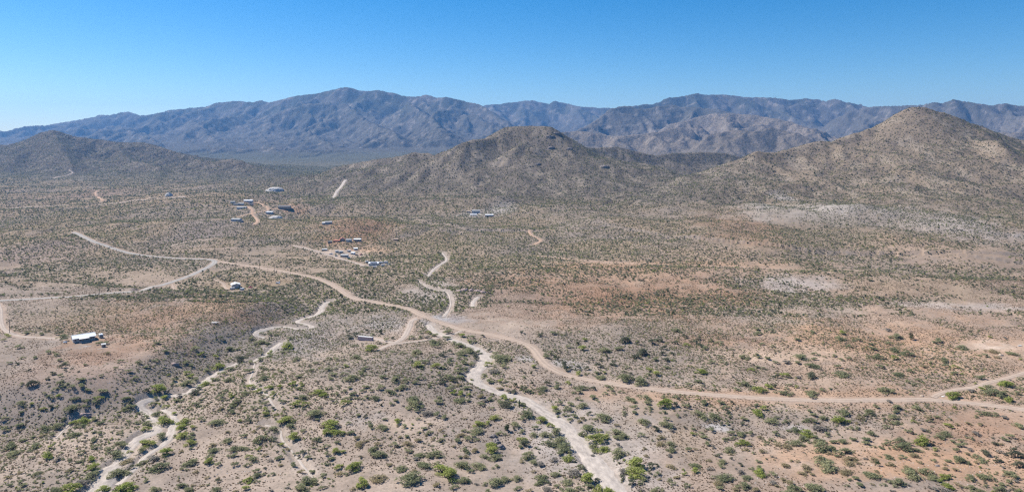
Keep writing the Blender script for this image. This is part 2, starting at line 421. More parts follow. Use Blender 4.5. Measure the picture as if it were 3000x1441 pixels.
def height(x, y, Z=None):
    """bilinear height of the terrain sheet at world x, y (arrays or floats)"""
    Z = ZF if Z is None else Z
    x = np.asarray(x, dtype=float); y = np.asarray(y, dtype=float)
    yc = np.clip(y, yrows[0], yrows[-1] - 1)
    t = np.clip(x / yc, tcols[0], tcols[-1] - 1e-6)
    i = np.clip(np.searchsorted(yrows, yc) - 1, 0, NR - 2)
    j = np.clip(np.searchsorted(tcols, t, side='right') - 1, 0, NT - 2)
    wy = (yc - yrows[i]) / (yrows[i + 1] - yrows[i]); wt = (t - tcols[j]) / (tcols[j + 1] - tcols[j])
    return (Z[i, j] * (1 - wt) + Z[i, j + 1] * wt) * (1 - wy) + (Z[i + 1, j] * (1 - wt) + Z[i + 1, j + 1] * wt) * wy

# ------------------------------------------------------------------ washes and roads: (name, width m, depth m, colour key, pixel line)
WASHES = [
 ("dry_wash", "broad pale sandy wash winding past the dirt road", [(1830,1480,12),(1801,1438,12),(1758,1368,11.5),(1711,1310,11),(1669,1259,10),(1630,1224,9),(1575,1189,8.5),(1537,1166,8),(1474,1150,7),(1428,1131,8),(1392,1112,9),(1389,1090,9.5),(1415,1064,9.5),(1424,1042,9),(1404,1022,8.5),(1373,1007,8),(1334,995,7.5),(1303,983,7),(1280,972,6.5),(1264,959,6),(1256,948,5)], 1.1),
 ("dry_wash", "narrow pale wash above the road bend", [(1300,926,3.6),(1318,900,2.0),(1320,880,2.2),(1310,853,2.0),(1272,848,2.0),(1236,830,2.2),(1229,821,2.2)], 1.0),
 ("dry_wash", "pale wash reach leading to the dark thicket", [(1252,808,3),(1268,790,3.6),(1287,775,3.4),(1310,759,3),(1295,738,2.4)], 1.0),
 ("dry_wash", "short sandy wash curl below the pink outcrop", [(1384,897,3.6),(1386,882,4.4),(1402,868,4)], .8),
 ("dry_wash", "winding pale wash across the lower left slope", [(255,1475,9),(272,1441,9),(295,1415,11),(311,1392,10),(316,1370,8),(342,1353,5.5),(362,1333,5.5),(381,1302,5.5),(412,1275,5.5),(451,1259,7),(459,1246,5),(447,1224,5),(435,1205,5),(414,1190,5),(414,1177,4.5),(439,1164,4.5),(486,1156,4.5),(544,1149,5),(572,1131,5),(607,1108,5.5),(645,1081,4),(684,1065,3.5),(715,1055,3.5),(747,1049,3.5),(778,1036,3.5),(809,1011,5),(824,999,4)], 1.25),
 ("dry_wash", "thin side channel beside the island of shrubs", [(345,1408,3.5),(381,1380,3),(424,1335,3),(459,1310,3),(492,1285,4),(505,1250,4.5),(513,1226,4),(502,1209,2.5),(476,1193,2.5)], 1.0),
 ("dry_wash", "pale wash curl under the dark shaded bank", [(777,986,4),(749,978,5),(761,966,4.5),(800,956,4),(835,953,4),(877,960,4),(914,957,4),(908,949,4),(872,941,4),(880,933,4.5),(930,918,5),(943,900,5),(950,887,4.5),(968,880,4)], 1.3),
 ("dry_wash", "thin pale gully descending between rounded shrubs", [(747,1050,1.8),(746,1061,1.8),(739,1092,2),(731,1112,2),(750,1135,2),(781,1150,1.8),(793,1170,2),(809,1193,2)], 1.0),
 ("dry_wash", "small eroded gully low between scattered shrubs", [(777,1237,1.5),(820,1249,1.8),(824,1270,1.8),(830,1284,1.8),(850,1305,1.8),(886,1352,2.2),(905,1375,2),(930,1400,2)], 1.5),
 ("dry_wash", "thin gully beside the eroded red bank", [(264,1217,1.8),(218,1228,1.8),(192,1248,2),(165,1277,1.5)], 1.2),
 ("dry_wash", "long pale sand strip on the far valley slope", [(1012,527,9),(999,546,9),(985,563,8),(976,580,5)], .6),
 ("dry_wash", "sandy side branch under the dark bank", [(1600,1192,0.1),(1580,1300,.1)], .1),
]
WASHES = WASHES[:-1]
ROADS = [
 ("dirt_road", "main wide tan dirt road sweeping across the valley", 'tan', 7.0, [(3120,1212),(3000,1198),(2851,1181),(2760,1173),(2700,1169),(2600,1171),(2485,1171),(2380,1171),(2291,1168),(2175,1162),(2000,1149),(1888,1136),(1791,1123),(1694,1106),(1655,1096),(1616,1078),(1593,1061),(1578,1043),(1564,1024),(1545,1010),(1519,1000),(1500,995),(1446,981),(1388,971),(1349,963),(1330,958),(1272,938),(1233,922),(1202,907),(1155,897),(1097,885),(1050,878),(1023,868),(1000,852),(970,833),(932,817),(854,800),(776,786),(699,775),(640,766)]),
 ("dirt_road", "narrow dirt road branching uphill to the edge", 'tan', 4.2, [(2735,1164),(2755,1152),(2803,1140),(2851,1134),(2899,1119),(2946,1108),(3000,1092),(3080,1070)]),
 ("gravel_road", "grey gravel road looping with a hairpin bend", 'grey', 7.6, [(-120,888),(0,880),(116,874),(233,866),(330,858),(408,850),(466,837),(505,825),(555,808),(585,794),(606,784),(621,775.5),(629,768.5),(628,763.5),(616,760.2),(590,758.6),(543,757.5),(466,753),(388,743),(342,731),(311,720),(272,707),(241,691),(214,680)]),
 ("dirt_road", "dirt drive curving to the white roofed house", 'pale', 3.6, [(-6,890),(0,905),(2,925),(3,942),(7,957),(23,972),(58,984),(90,987),(116,988),(150,990),(178,992)]),
 ("dirt_road", "short pale dirt drive passing the long box trailer", 'pale', 5.0, [(1093,990),(1130,998),(1155,1003),(1172,996),(1185,985),(1198,961),(1205,940),(1222,932)]),
 ("dirt_road", "faint dirt track from the box trailer to the road", 'pale', 3.6, [(1105,1026),(1140,1010),(1170,1005),(1240,997),(1287,988),(1334,976),(1352,967)]),
 ("dirt_road", "thin dirt track above the gravel hairpin", 'tan', 3.4, [(430,744),(446,740),(500,737),(551,735),(606,730),(691,727)]),
 ("dirt_road", "faint pale track below the grey mound", 'pale', 3.0, [(500,722),(525,713),(570,707),(621,702)]),
 ("dirt_road", "dirt drive leading to the tan metal building", 'tan', 3.6, [(629,820),(645,826),(656,832),(660,842),(668,848)]),
 ("dirt_road", "short dirt spur below the gravel road", 'tan', 2.2, [(505,832),(508,840),(510,850)]),
 ("dirt_road", "straight far road crossing the left plain", 'pale', 8.0, [(-80,613),(0,611),(80,607),(155,603),(240,600),(330,597),(388,588),(458,582),(543,577)]),
 ("dirt_road", "orange dirt road climbing the far left slope", 'orange', 6.0, [(303,589),(291,581),(283,575),(278,566),(284,560)]),
 ("dirt_road", "pale jeep track zigzagging up the left hill", 'pale', 6.0, [(151,525),(168,519),(190,516),(207,510),(213,506),(202,499)]),
 ("dirt_road", "orange ranch road looping round the hillside houses", 'orange', 5.0, [(750,593),(765,598),(777,604),(785,610),(786,615),(770,619),(750,622),(738,626),(724,629),(697,636),(661,641),(624,644)]),
 ("dirt_road", "orange ranch drive running down past the mound", 'orange', 5.0, [(724,604),(733,610),(740,618),(738,627),(745,636),(752,642),(753,650),(745,658)]),
 ("dirt_road", "orange drive to the long dark ranch house", 'orange', 4.5, [(786,614),(800,613),(815,612),(840,613),(862,609)]),
 ("dirt_road", "pale dirt road entering the cluttered homestead", 'pale', 6.0, [(855,719),(874,722),(903,729),(940,740),(969,749),(988,755),(1012,762),(1041,770),(1068,779)]),
 ("dirt_road", "short orange track curling through green brush", 'orange', 4.5, [(1551,674),(1552,683),(1558,690),(1580,700),(1584,706),(1563,717)]),
 ("dirt_road", "thin straight track crossing the reddish flat", 'orange', 3.2, [(1543,747),(1600,752),(1660,759),(1750,766),(1854,771),(2000,777),(2155,782),(2300,786)]),
]

def smooth_line(pts, n=6):
    """Catmull-Rom through pixel points (x, y[, w])"""
    P = np.array([tuple(p) for p in pts], dtype=float)
    Q = np.vstack([2 * P[0] - P[1], P, 2 * P[-1] - P[-2]])
    out = []
    for i in range(1, len(Q) - 2):
        for k in range(n):
            t = k / n
            out.append(0.5 * (2 * Q[i] + (Q[i + 1] - Q[i - 1]) * t + (2 * Q[i - 1] - 5 * Q[i] + 4 * Q[i + 1] - Q[i + 2]) * t * t + (3 * Q[i] - Q[i - 1] - 3 * Q[i + 1] + Q[i + 2]) * t ** 3))
    out.append(P[-1])
    return np.array(out)

def world_line(pts, Z):
    out = []
    for p in smooth_line(pts):
        x, y, z = raycast(p[0], p[1], Z)
        out.append((x, y, p[2] if len(p) > 2 else 0))
    # drop jumps behind crests
    res = [out[0]]
    for q in out[1:]:
        if math.hypot(q[0] - res[-1][0], q[1] - res[-1][1]) < 0.12 * q[1] + 25: res.append(q)
    # smooth
    A = np.array(res)
    for _ in range(3):
        A[1:-1] = A[1:-1] * .5 + (A[:-2] + A[2:]) * .25
    return A

wash_lines = [(n, l, world_line(p, Z0), dep) for (n, l, p, dep) in WASHES]
road_lines = [(n, l, c, w, world_line(p, Z0)) for (n, l, c, w, p) in ROADS]

# carve the washes and bench the roads into the sheet
ZF = Z0.copy()
WASHD = np.full(XX.shape, 99.0)      # distance outside the wash bed, in metres
for (n, l, A, dep) in wash_lines:
    m = (XX > A[:, 0].min() - 30) & (XX < A[:, 0].max() + 30) & (YY > A[:, 1].min() - 30) & (YY < A[:, 1].max() + 30)
    x, y = XX[m], YY[m]
    dd, sg, pos = seg_dist(x, y, A)
    k = np.clip(pos.astype(int), 0, len(A) - 2); w = A[k, 2] + (A[k + 1, 2] - A[k, 2]) * (pos - k)
    e = dd - w * .5 - .7 + (fbm(x / 5, y / 5, 2, 201) - .5) * 1.0
    WASHD[m] = np.minimum(WASHD[m], e)
    # steep cut bank on the outer side, gentler apron on the other
    ramp = np.where(sg > 0, 1.0, 3.0) + 0.0015 * y
    ZF[m] -= dep * (1 - sstep(e, -0.3, ramp))
ROADD = np.full(XX.shape, 99.0)
for (n, l, c, w, A) in road_lines:
    m = (XX > A[:, 0].min() - 40) & (XX < A[:, 0].max() + 40) & (YY > A[:, 1].min() - 40) & (YY < A[:, 1].max() + 40)
    x, y = XX[m], YY[m]
    dd, sg, pos = seg_dist(x, y, A)
    ROADD[m] = np.minimum(ROADD[m], dd - w * .5)
    if y.size and A[:, 1].min() < 1300:
        zl = height(A[:, 0], A[:, 1], Z0)
        for _ in range(6): zl[1:-1] = zl[1:-1] * .5 + (zl[:-2] + zl[2:]) * .25
        k = np.clip(pos.astype(int), 0, len(A) - 2); zz = zl[k] + (zl[k + 1] - zl[k]) * (pos - k)
        b = 1 - sstep(dd - w * .5, 0.5, 5.0)
        ZF[m] = ZF[m] * (1 - b) + (zz - 0.15) * b

# ------------------------------------------------------------------ soil colour, brush density
def lin(r, g, b):
    f = lambda c: (c / 255 / 12.92) if c / 255 <= .04045 else ((c / 255 + .055) / 1.055) ** 2.4
    return np.array([f(r), f(g), f(b)])

ALB = 0.62   # display colour of the sunlit soil -> albedo
C_PINK = lin(192, 173, 156) * ALB
C_ORANGE = lin(205, 168, 138) * ALB
C_GREY = lin(166, 153, 142) * ALB
C_RED = lin(182, 142, 114) * ALB
C_WHITE = lin(214, 206, 200) * ALB
C_TAN = lin(180, 158, 132) * ALB
C_HILL = lin(136, 125, 113) * ALB
C_HILL2 = lin(158, 141, 122) * ALB
C_MTN = lin(124, 119, 112) * ALB

# patches: px, py, rx, ry (pixels), colour, strength
PATCHES = [
 (2900,1012,95,17,lin(238,218,198)*ALB,1.0),(2600,1000,380,70,C_ORANGE,.9),(2700,1340,330,70,C_ORANGE,.9),(2350,1330,160,40,C_ORANGE,.6),(2300,1160,700,26,C_ORANGE,.7),
 (1900,1270,160,60,C_TAN,.7),(2050,1230,170,18,C_GREY,.7),(2450,1240,250,26,C_GREY,.7),(2100,1250,35,9,C_WHITE,1.0),(2330,1255,45,9,C_WHITE,.7),
 (2150,1370,110,55,C_GREY,.5),(2650,1420,200,20,C_GREY,.8),(2850,1270,160,30,C_RED,.5),(2900,1230,160,30,C_RED,.4),(2550,1020,140,25,C_ORANGE,.6),
 (1700,1290,230,120,C_WHITE,.45),(1640,1060,40,18,C_WHITE,.9),(1540,1050,30,10,C_WHITE,.8),(1690,1070,50,16,C_WHITE,.7),(1750,1030,230,60,C_GREY,.6),(1950,1050,140,50,C_GREY,.7),
 (2200,1090,150,40,C_GREY,.45),(2260,1040,200,22,lin(222,196,172)*ALB,.7),(2060,1000,150,16,C_RED,.4),
 (1180,1080,230,70,C_GREY,.85),(1330,1160,120,60,C_GREY,.8),(1440,1310,45,70,C_GREY,.9),(1150,1235,110,22,lin(222,198,176)*ALB,.7),(1060,1220,60,20,C_WHITE,.5),
 (1130,1400,300,60,C_PINK,.8),(870,1250,300,120,C_PINK,.7),(640,1350,260,80,C_PINK,.7),(300,1300,180,70,lin(214,192,172)*ALB,.7),(230,1100,240,70,lin(186,162,146)*ALB,.7),(330,1030,160,40,C_RED,.5),
 (540,1095,40,22,lin(232,205,172)*ALB,1.3),(640,1030,190,60,C_GREY,.9),(800,960,160,50,C_GREY,.9),(520,1060,100,40,C_GREY,.8),(150,1180,170,35,C_GREY,.8),(900,1000,120,60,lin(178,168,162)*ALB,.7),
 (480,920,200,60,C_RED,.6),(700,835,110,24,C_TAN,.8),(820,828,60,10,C_TAN,.9),(240,930,250,50,C_TAN,.4),(600,905,60,18,lin(206,176,150)*ALB,.8),
 (1070,940,110,40,C_GREY,.6),(1130,950,60,22,C_WHITE,.5),(1080,870,60,15,C_WHITE,.3),(1310,935,60,12,lin(196,192,190)*ALB,.9),(1260,860,80,40,C_WHITE,.4),(1400,850,50,10,lin(196,170,160)*ALB,.6),
 (1700,850,300,70,C_RED,.65),(1950,870,250,40,C_RED,.55),(1850,800,350,30,lin(200,165,138)*ALB,.6),(2000,775,500,10,lin(210,170,138)*ALB,.6),(2150,740,250,20,lin(205,175,148)*ALB,.4),
 (2310,835,110,22,C_WHITE,.55),(2480,770,200,30,C_GREY,.4),(2700,890,120,12,C_WHITE,.5),(2900,900,120,10,C_WHITE,.5),(2750,850,250,30,C_TAN,.5),(1480,880,160,40,C_GREY,.5),
 (2320,612,130,18,lin(206,198,190)*ALB,.7),(2470,605,100,12,lin(206,198,190)*ALB,.6),(2780,645,130,22,lin(206,196,188)*ALB,.65),(2300,583,30,8,C_WHITE,.5),(2660,640,180,10,C_GREY,.5),
 (2350,680,300,40,C_HILL2,.6),(2150,660,120,30,C_RED,.45),(2700,720,200,20,lin(205,175,148)*ALB,.5),(1470,612,40,9,C_WHITE,.45),
 (1060,645,110,22,C_RED,.5),(1060,690,90,20,C_RED,.5),(560,690,110,35,lin(176,160,150)*ALB,.7),(120,740,120,30,lin(186,165,152)*ALB,.7),(40,650,60,18,C_GREY,.8),(260,570,120,14,lin(180,155,138)*ALB,.6),
 (1010,742,70,9,lin(226,205,185)*ALB,.8),(1075,732,55,7,lin(226,190,160)*ALB,.9),(980,712,25,4,lin(226,180,150)*ALB,.9),(745,600,40,8,lin(198,165,142)*ALB,.8),(860,610,30,4,lin(220,180,150)*ALB,.8),(1095,778,40,5,C_WHITE,.6),
 (250,992,45,10,lin(205,175,150)*ALB,.8),(168,995,20,7,lin(205,190,178)*ALB,1.0),(1400,628,50,6,C_WHITE,.5),
 (1500,330,1,1,C_GREY,0),
]

def world_patch(px, py, rx, ry):
    x, y, z = raycast(px, py)
    hh = max(HC - z, 40)
    return x, y, rx * y / F, ry * y * y / (hh * F)

COLR = np.zeros(XX.shape + (3,))
nz = fbm(XX / 130, YY / 130, 4, 301)
COLR[:] = C_PINK
wr = (sstep(TT, .05, .38) * (1 - sstep(YY, 1200, 1700)) * np.clip(.45 + (nz - .5) * 2.2, 0, 1))[..., None]
COLR = COLR * (1 - wr) + C_ORANGE * wr
wm = sstep(YY, 520, 1100)[..., None] * .75
COLR = COLR * (1 - wm) + (C_TAN * .92) * wm
wg = (sstep(nz, .46, .62) * .5)[..., None]
COLR = COLR * (1 - wg) + C_GREY * wg
# slope shows stony grey ground
gy, gx = np.gradient(ZF)
dyr = np.gradient(yrows)[:, None]; dxr = np.gradient(tcols)[None, :] * YY
slope = np.hypot(gx / dxr, gy / dyr)
ms = (sstep(slope, .10, .34) * (1 - sstep(YY, 1200, 1800)))[..., None]
COLR = COLR * (1 - ms * .7) + C_GREY * ms * .7
hillm = sstep(HILL, 4, 35)
rightness = sstep(TT, .22, .42) * (1 - sstep(YY, 2500, 3200))
hc = C_HILL * (1 - rightness[..., None]) + C_HILL2 * rightness[..., None]
COLR = COLR * (1 - hillm[..., None]) + hc * hillm[..., None]
led = hillm * (1 - sstep(YY, 3900, 5000)) * sstep(fbm(XX / 34, ZF / 9 + XX / 400, 3, 341), .56, .70)
COLR = COLR * (1 - .45 * led[..., None]) + lin(120, 110, 102) * ALB * .45 * led[..., None]
scr = hillm * (1 - sstep(YY, 3900, 5000)) * sstep(fbm(XX / 26 + 9, YY / 60, 4, 345), .56, .68)
COLR = COLR * (1 - .5 * scr[..., None]) + lin(185, 170, 152) * ALB * .5 * scr[..., None]
farm = sstep(YY, 3900, 5600)[..., None]
near_r = (sstep(YY, 4300, 4700) * (1 - sstep(YY, 6300, 7600)) * sstep(TT, -.05, .15))[..., None]
mt = (C_MTN * (1 - near_r) + lin(164, 150, 136) * ALB * near_r) * (.75 + .5 * fbm(XX / 260, YY / 260, 4, 351))[..., None]
COLR = COLR * (1 - farm) + mt * farm
plain = (sstep(YY, 1900, 3600) * (1 - sstep(HILL, 6, 60)) * .62)[..., None]
COLR = COLR * (1 - plain) + lin(126, 128, 108) * ALB * plain
# forest and chaparral high on the far ranges, bare granite on knobs
elev = sstep(ZF, 330, 760) * sstep(YY, 6500, 8500)
forest = (elev * sstep(fbm(XX / 420, YY / 420, 4, 361), .36, .6) * .75)[..., None]
COLR = COLR * (1 - forest) + lin(84, 88, 74) * ALB * forest
gran = (farm[..., 0] * sstep(ridged(XX / 120, YY / 120, 3, 371), .58, .85) * sstep(slope, .18, .5) * .55)[..., None]
COLR = COLR * (1 - gran) + lin(205, 190, 178) * ALB * gran
for (px, py, rx, ry, c, s) in PATCHES:
    if s <= 0: continue
    x0, y0, ax, ay = world_patch(px, py, rx, ry)
    m = (np.abs(XX - x0) < 2.4 * ax) & (np.abs(YY - y0) < 2.4 * ay)
    if not m.any(): continue
    x, y = XX[m], YY[m]
    sc = max(min(ax, ay), 3)
    q = np.sqrt(((x - x0) / ax) ** 2 + ((y - y0) / ay) ** 2) + (fbm(x / sc * 1.3, y / sc * 1.3, 4, 401) - .5) * 1.4 + (fbm(x / 7, y / 9, 3, 405) - .5) * 1.1
    w = (np.clip(1.35 - q, 0, 1) ** .8 * min(s, 1))[:, None]
    COLR[m] = COLR[m] * (1 - w) + c * w
# washed sand beside the channels, scraped shoulders along the roads
ws = (1 - sstep(WASHD, 0, 7 + 5 * (nz - .5)))[..., None] * .4
COLR = COLR * (1 - ws) + lin(206, 192, 178) * ALB * ws
rs = (1 - sstep(ROADD, 0, 4.5 + 4 * (nz - .5)))[..., None] * .6
COLR = COLR * (1 - rs) + lin(205, 180, 160) * ALB * rs
# metre-scale blotches
bl = .80 + .40 * fbm(XX / 14, YY / 14, 3, 421) 
bl = bl * (.9 + .2 * fbm(XX / 4, YY / 4, 2, 431))
COLR = np.clip(COLR * bl[..., None], 0.02, .8)

# far speckle strength for the material (brush too far away to build)
SPECK = sstep(YY, 2300, 3600) * (1 - .35 * sstep(YY, 6000, 9000))

verts = np.empty((NR * NT + 0, 3))
verts[:, 0] = XX.ravel(); verts[:, 1] = YY.ravel(); verts[:, 2] = ZF.ravel()
idx = np.arange(NR * NT).reshape(NR, NT)
quads = np.stack([idx[:-1, :-1], idx[:-1, 1:], idx[1:, 1:], idx[1:, :-1]], -1).reshape(-1, 4)
# apron under and behind the camera
ap_rows = [(60.0, 1.9), (-120.0, 3.5), (-2500.0, 16.0), (-14000.0, 60.0)]
av = []; apc = []
pick = list(range(0, NT, 40)) + [NT - 1]
prev = None; extra = []
nv = NR * NT
first = idx[0]
vlist = []; fl = []
xs = XX[0, :]
row_ids = []
for (yy, sc) in ap_rows:
    ids = []
    for j in pick:
        x = xs[j] * sc
        vlist.append((x, yy, float(base_height(np.array([x]), np.array([max(yy, 235.)]))[0]) * .5))
        ids.append(nv + len(vlist) - 1)
    row_ids.append(ids)
tris = []
ids = row_ids[0]
for k in range(len(pick) - 1):
    poly = [ids[k], ids[k + 1]] + [int(first[j]) for j in range(pick[k + 1], pick[k] - 1, -1)]
    tris.append(poly)
for a, b in zip(row_ids[:-1], row_ids[1:]):
    for k in range(len(pick) - 1):
        tris.append([b[k], b[k + 1], a[k + 1], a[k]])
allv = np.vstack([verts, np.array(vlist)])
me = bpy.data.meshes.new("terrain")
nq = len(quads)
loops = np.concatenate([quads.ravel(), np.array([i for t in tris for i in t])]).astype(np.int32)
starts = np.concatenate([np.arange(nq) * 4, nq * 4 + np.cumsum([0] + [len(t) for t in tris[:-1]])]).astype(np.int32)
me.vertices.add(len(allv)); me.vertices.foreach_set("co", allv.astype(np.float32).ravel())
me.loops.add(len(loops)); me.loops.foreach_set("vertex_index", loops)
me.polygons.add(nq + len(tris)); me.polygons.foreach_set("loop_start", starts)
me.polygons.foreach_set("use_smooth", np.ones(nq + len(tris), dtype=bool))
me.update(calc_edges=True)
ca = me.attributes.new("soil", 'FLOAT_COLOR', 'POINT')
full = np.ones((len(allv), 4), dtype=np.float32)
full[:NR * NT, :3] = COLR.reshape(-1, 3); full[NR * NT:, :3] = C_PINK
ca.data.foreach_set("color", full.ravel())
sa = me.attributes.new("speck", 'FLOAT', 'POINT')
sp = np.zeros(len(allv), dtype=np.float32); sp[:NR * NT] = SPECK.ravel()
sa.data.foreach_set("value", sp)

# ------------------------------------------------------------------ materials
def new_mat(name):
    m = bpy.data.materials.new(name); m.use_nodes = True
    nt = m.node_tree; b = nt.nodes["Principled BSDF"]
    b.inputs["Specular IOR Level"].default_value = 0.1
    b.inputs["Roughness"].default_value = 0.9
    return m, nt, b

def N(nt, typ, **kw):
    n = nt.nodes.new(typ)
    for k, v in kw.items(): setattr(n, k, v)
    return n

def noise_node(nt, scale, detail=4, rough=.6, coord='Object'):
    tc = N(nt, "ShaderNodeTexCoord"); t = N(nt, "ShaderNodeTexNoise")
    t.inputs["Scale"].default_value = scale; t.inputs["Detail"].default_value = detail; t.inputs["Roughness"].default_value = rough
    nt.links.new(tc.outputs[coord], t.inputs["Vector"])
    return t

def ramp(nt, src, a, b, ca=(0, 0, 0, 1), cb=(1, 1, 1, 1)):
    r = N(nt, "ShaderNodeValToRGB")
    r.color_ramp.elements[0].position = a; r.color_ramp.elements[0].color = ca
    r.color_ramp.elements[1].position = b; r.color_ramp.elements[1].color = cb
    nt.links.new(src, r.inputs[0]); return r

def mixc(nt, fac, a, b, mode='MIX'):
    m = N(nt, "ShaderNodeMix", data_type='RGBA', blend_type=mode)
    for sock, v in ((m.inputs[0], fac), (m.inputs[6], a), (m.inputs[7], b)):
        if hasattr(v, 'is_output'): nt.links.new(v, sock)
        elif isinstance(v, (int, float)): sock.default_value = v
        else: sock.default_value = tuple(v) + ((1,) if len(v) == 3 else ())
    return m.outputs[2]

def mat_plain(name, col, rough=.7, var=.12, scale=1.5, spec=.2, metal=0.0):
    m, nt, b = new_mat(name)
    n = noise_node(nt, scale, 5)
    c = mixc(nt, n.outputs[0], [x * (1 - var) for x in col], [min(1, x * (1 + var)) for x in col])
    nt.links.new(c, b.inputs["Base Color"])
    b.inputs["Roughness"].default_value = rough; b.inputs["Specular IOR Level"].default_value = spec; b.inputs["Metallic"].default_value = metal
    return m

def terrain_material():
    m, nt, b = new_mat("desert_ground")
    at = N(nt, "ShaderNodeAttribute", attribute_name="soil")
    sp = N(nt, "ShaderNodeAttribute", attribute_name="speck")
    fine = noise_node(nt, .9, 6, .75)
    fr = ramp(nt, fine.outputs[0], .3, .7, (.72, .72, .73, 1), (1.2, 1.19, 1.18, 1))
    c = mixc(nt, 1.0, at.outputs["Color"], fr.outputs[0], 'MULTIPLY')
    pb = noise_node(nt, .35, 8, .8)       # pebbles, small dark litter
    pr = ramp(nt, pb.outputs[0], .50, .63)
    mm = N(nt, "ShaderNodeMath", operation='MULTIPLY'); nt.links.new(pr.outputs[0], mm.inputs[0]); mm.inputs[1].default_value = .5
    c = mixc(nt, mm.outputs[0], c, (.115, .104, .078))
    # far brush
    s1 = noise_node(nt, .055, 6, .78); r1 = ramp(nt, s1.outputs[0], .47, .58)
    k1 = N(nt, "ShaderNodeMath", operation='MULTIPLY'); nt.links.new(r1.outputs[0], k1.inputs[0]); nt.links.new(sp.outputs["Fac"], k1.inputs[1])
    k2 = N(nt, "ShaderNodeMath", operation='MULTIPLY'); nt.links.new(k1.outputs[0], k2.inputs[0]); k2.inputs[1].default_value = .62
    c = mixc(nt, k2.outputs[0], c, (.042, .046, .034))
    nt.links.new(c, b.inputs["Base Color"])
    b.inputs["Roughness"].default_value = 1.0; b.inputs["Specular IOR Level"].default_value = 0.0
    # relief: stones nearby, crags far away
    bn = noise_node(nt, .03, 8, .7)
    sub = N(nt, "ShaderNodeMath", operation='MULTIPLY'); nt.links.new(bn.outputs[0], sub.inputs[0])
    k3 = N(nt, "ShaderNodeMath", operation='MULTIPLY_ADD'); nt.links.new(sp.outputs["Fac"], k3.inputs[0]); k3.inputs[1].default_value = 20.0; k3.inputs[2].default_value = .5
    nt.links.new(k3.outputs[0], sub.inputs[1])
    bp = N(nt, "ShaderNodeBump"); bp.inputs["Strength"].default_value = .8; bp.inputs["Distance"].default_value = 1.0
    nt.links.new(sub.outputs[0], bp.inputs["Height"]); nt.links.new(bp.outputs[0], b.inputs["Normal"])
    return m

def track_material(name, col, ruts=True, streak=False):
    """col: albedo; uv.x runs across the strip 0..1"""
    m, nt, b = new_mat(name)
    n = noise_node(nt, .25, 7, .7); r = ramp(nt, n.outputs[0], .3, .72, [x * .82 for x in col] + [1], [min(.85, x * 1.1) for x in col] + [1])
    c = r.outputs[0]
    if ruts:
        uv = N(nt, "ShaderNodeUVMap"); sx = N(nt, "ShaderNodeSeparateXYZ"); nt.links.new(uv.outputs[0], sx.inputs[0])
        wv = N(nt, "ShaderNodeMath", operation='PINGPONG'); nt.links.new(sx.outputs[0], wv.inputs[0]); wv.inputs[1].default_value = .5
        g = ramp(nt, wv.outputs[0], .0, .5)
        e = g.color_ramp.elements; e[0].color = (.66, .64, .62, 1); e[1].color = (.70, .69, .68, 1)
        k = e.new(.30); k.color = (1.0, .97, .93, 1); k = e.new(.56); k.color = (1.0, 1, 1, 1); k = e.new(.80); k.color = (.68, .67, .66, 1)
        c = mixc(nt, .8, c, g.outputs[0], 'MULTIPLY')
    if streak:      # gravel bars and damp braids along the flow
        uv = N(nt, "ShaderNodeUVMap"); mp = N(nt, "ShaderNodeMapping"); mp.inputs["Scale"].default_value = (5.0, 1.3, 1)
        nt.links.new(uv.outputs[0], mp.inputs[0]); t = N(nt, "ShaderNodeTexNoise"); t.inputs["Scale"].default_value = 1.0; t.inputs["Detail"].default_value = 7; t.inputs["Roughness"].default_value = .7
        nt.links.new(mp.outputs[0], t.inputs["Vector"]); q = ramp(nt, t.outputs[0], .42, .66, (1.06, 1.05, 1.04, 1), (.66, .66, .67, 1))
        c = mixc(nt, 1.0, c, q.outputs[0], 'MULTIPLY')
    nt.links.new(c, b.inputs["Base Color"]); b.inputs["Roughness"].default_value = 1; b.inputs["Specular IOR Level"].default_value = 0
    bp = N(nt, "ShaderNodeBump"); bp.inputs["Strength"].default_value = .5; bp.inputs["Distance"].default_value = .3
    n2 = noise_node(nt, .8, 5, .7); nt.links.new(n2.outputs[0], bp.inputs["Height"]); nt.links.new(bp.outputs[0], b.inputs["Normal"])
    return m

def leaf_material(name, ca, cb, trans=.35):
    m = bpy.data.materials.new(name); m.use_nodes = True; nt = m.node_tree
    for n in list(nt.nodes): nt.nodes.remove(n)
    out = N(nt, "ShaderNodeOutputMaterial")
    oi = N(nt, "ShaderNodeObjectInfo")
    ge = N(nt, "ShaderNodeNewGeometry")
    c = mixc(nt, oi.outputs["Random"], ca, cb)
    rr = ramp(nt, ge.outputs["Random Per Island"], 0, 1, (.66, .68, .64, 1), (1.3, 1.27, 1.2, 1))
    c = mixc(nt, 1.0, c, rr.outputs[0], 'MULTIPLY')
    df = N(nt, "ShaderNodeBsdfDiffuse"); tr = N(nt, "ShaderNodeBsdfTranslucent"); mx = N(nt, "ShaderNodeMixShader")
    nt.links.new(c, df.inputs[0]); nt.links.new(c, tr.inputs[0]); mx.inputs[0].default_value = trans
    nt.links.new(df.outputs[0], mx.inputs[1]); nt.links.new(tr.outputs[0], mx.inputs[2]); nt.links.new(mx.outputs[0], out.inputs[0])
    return m

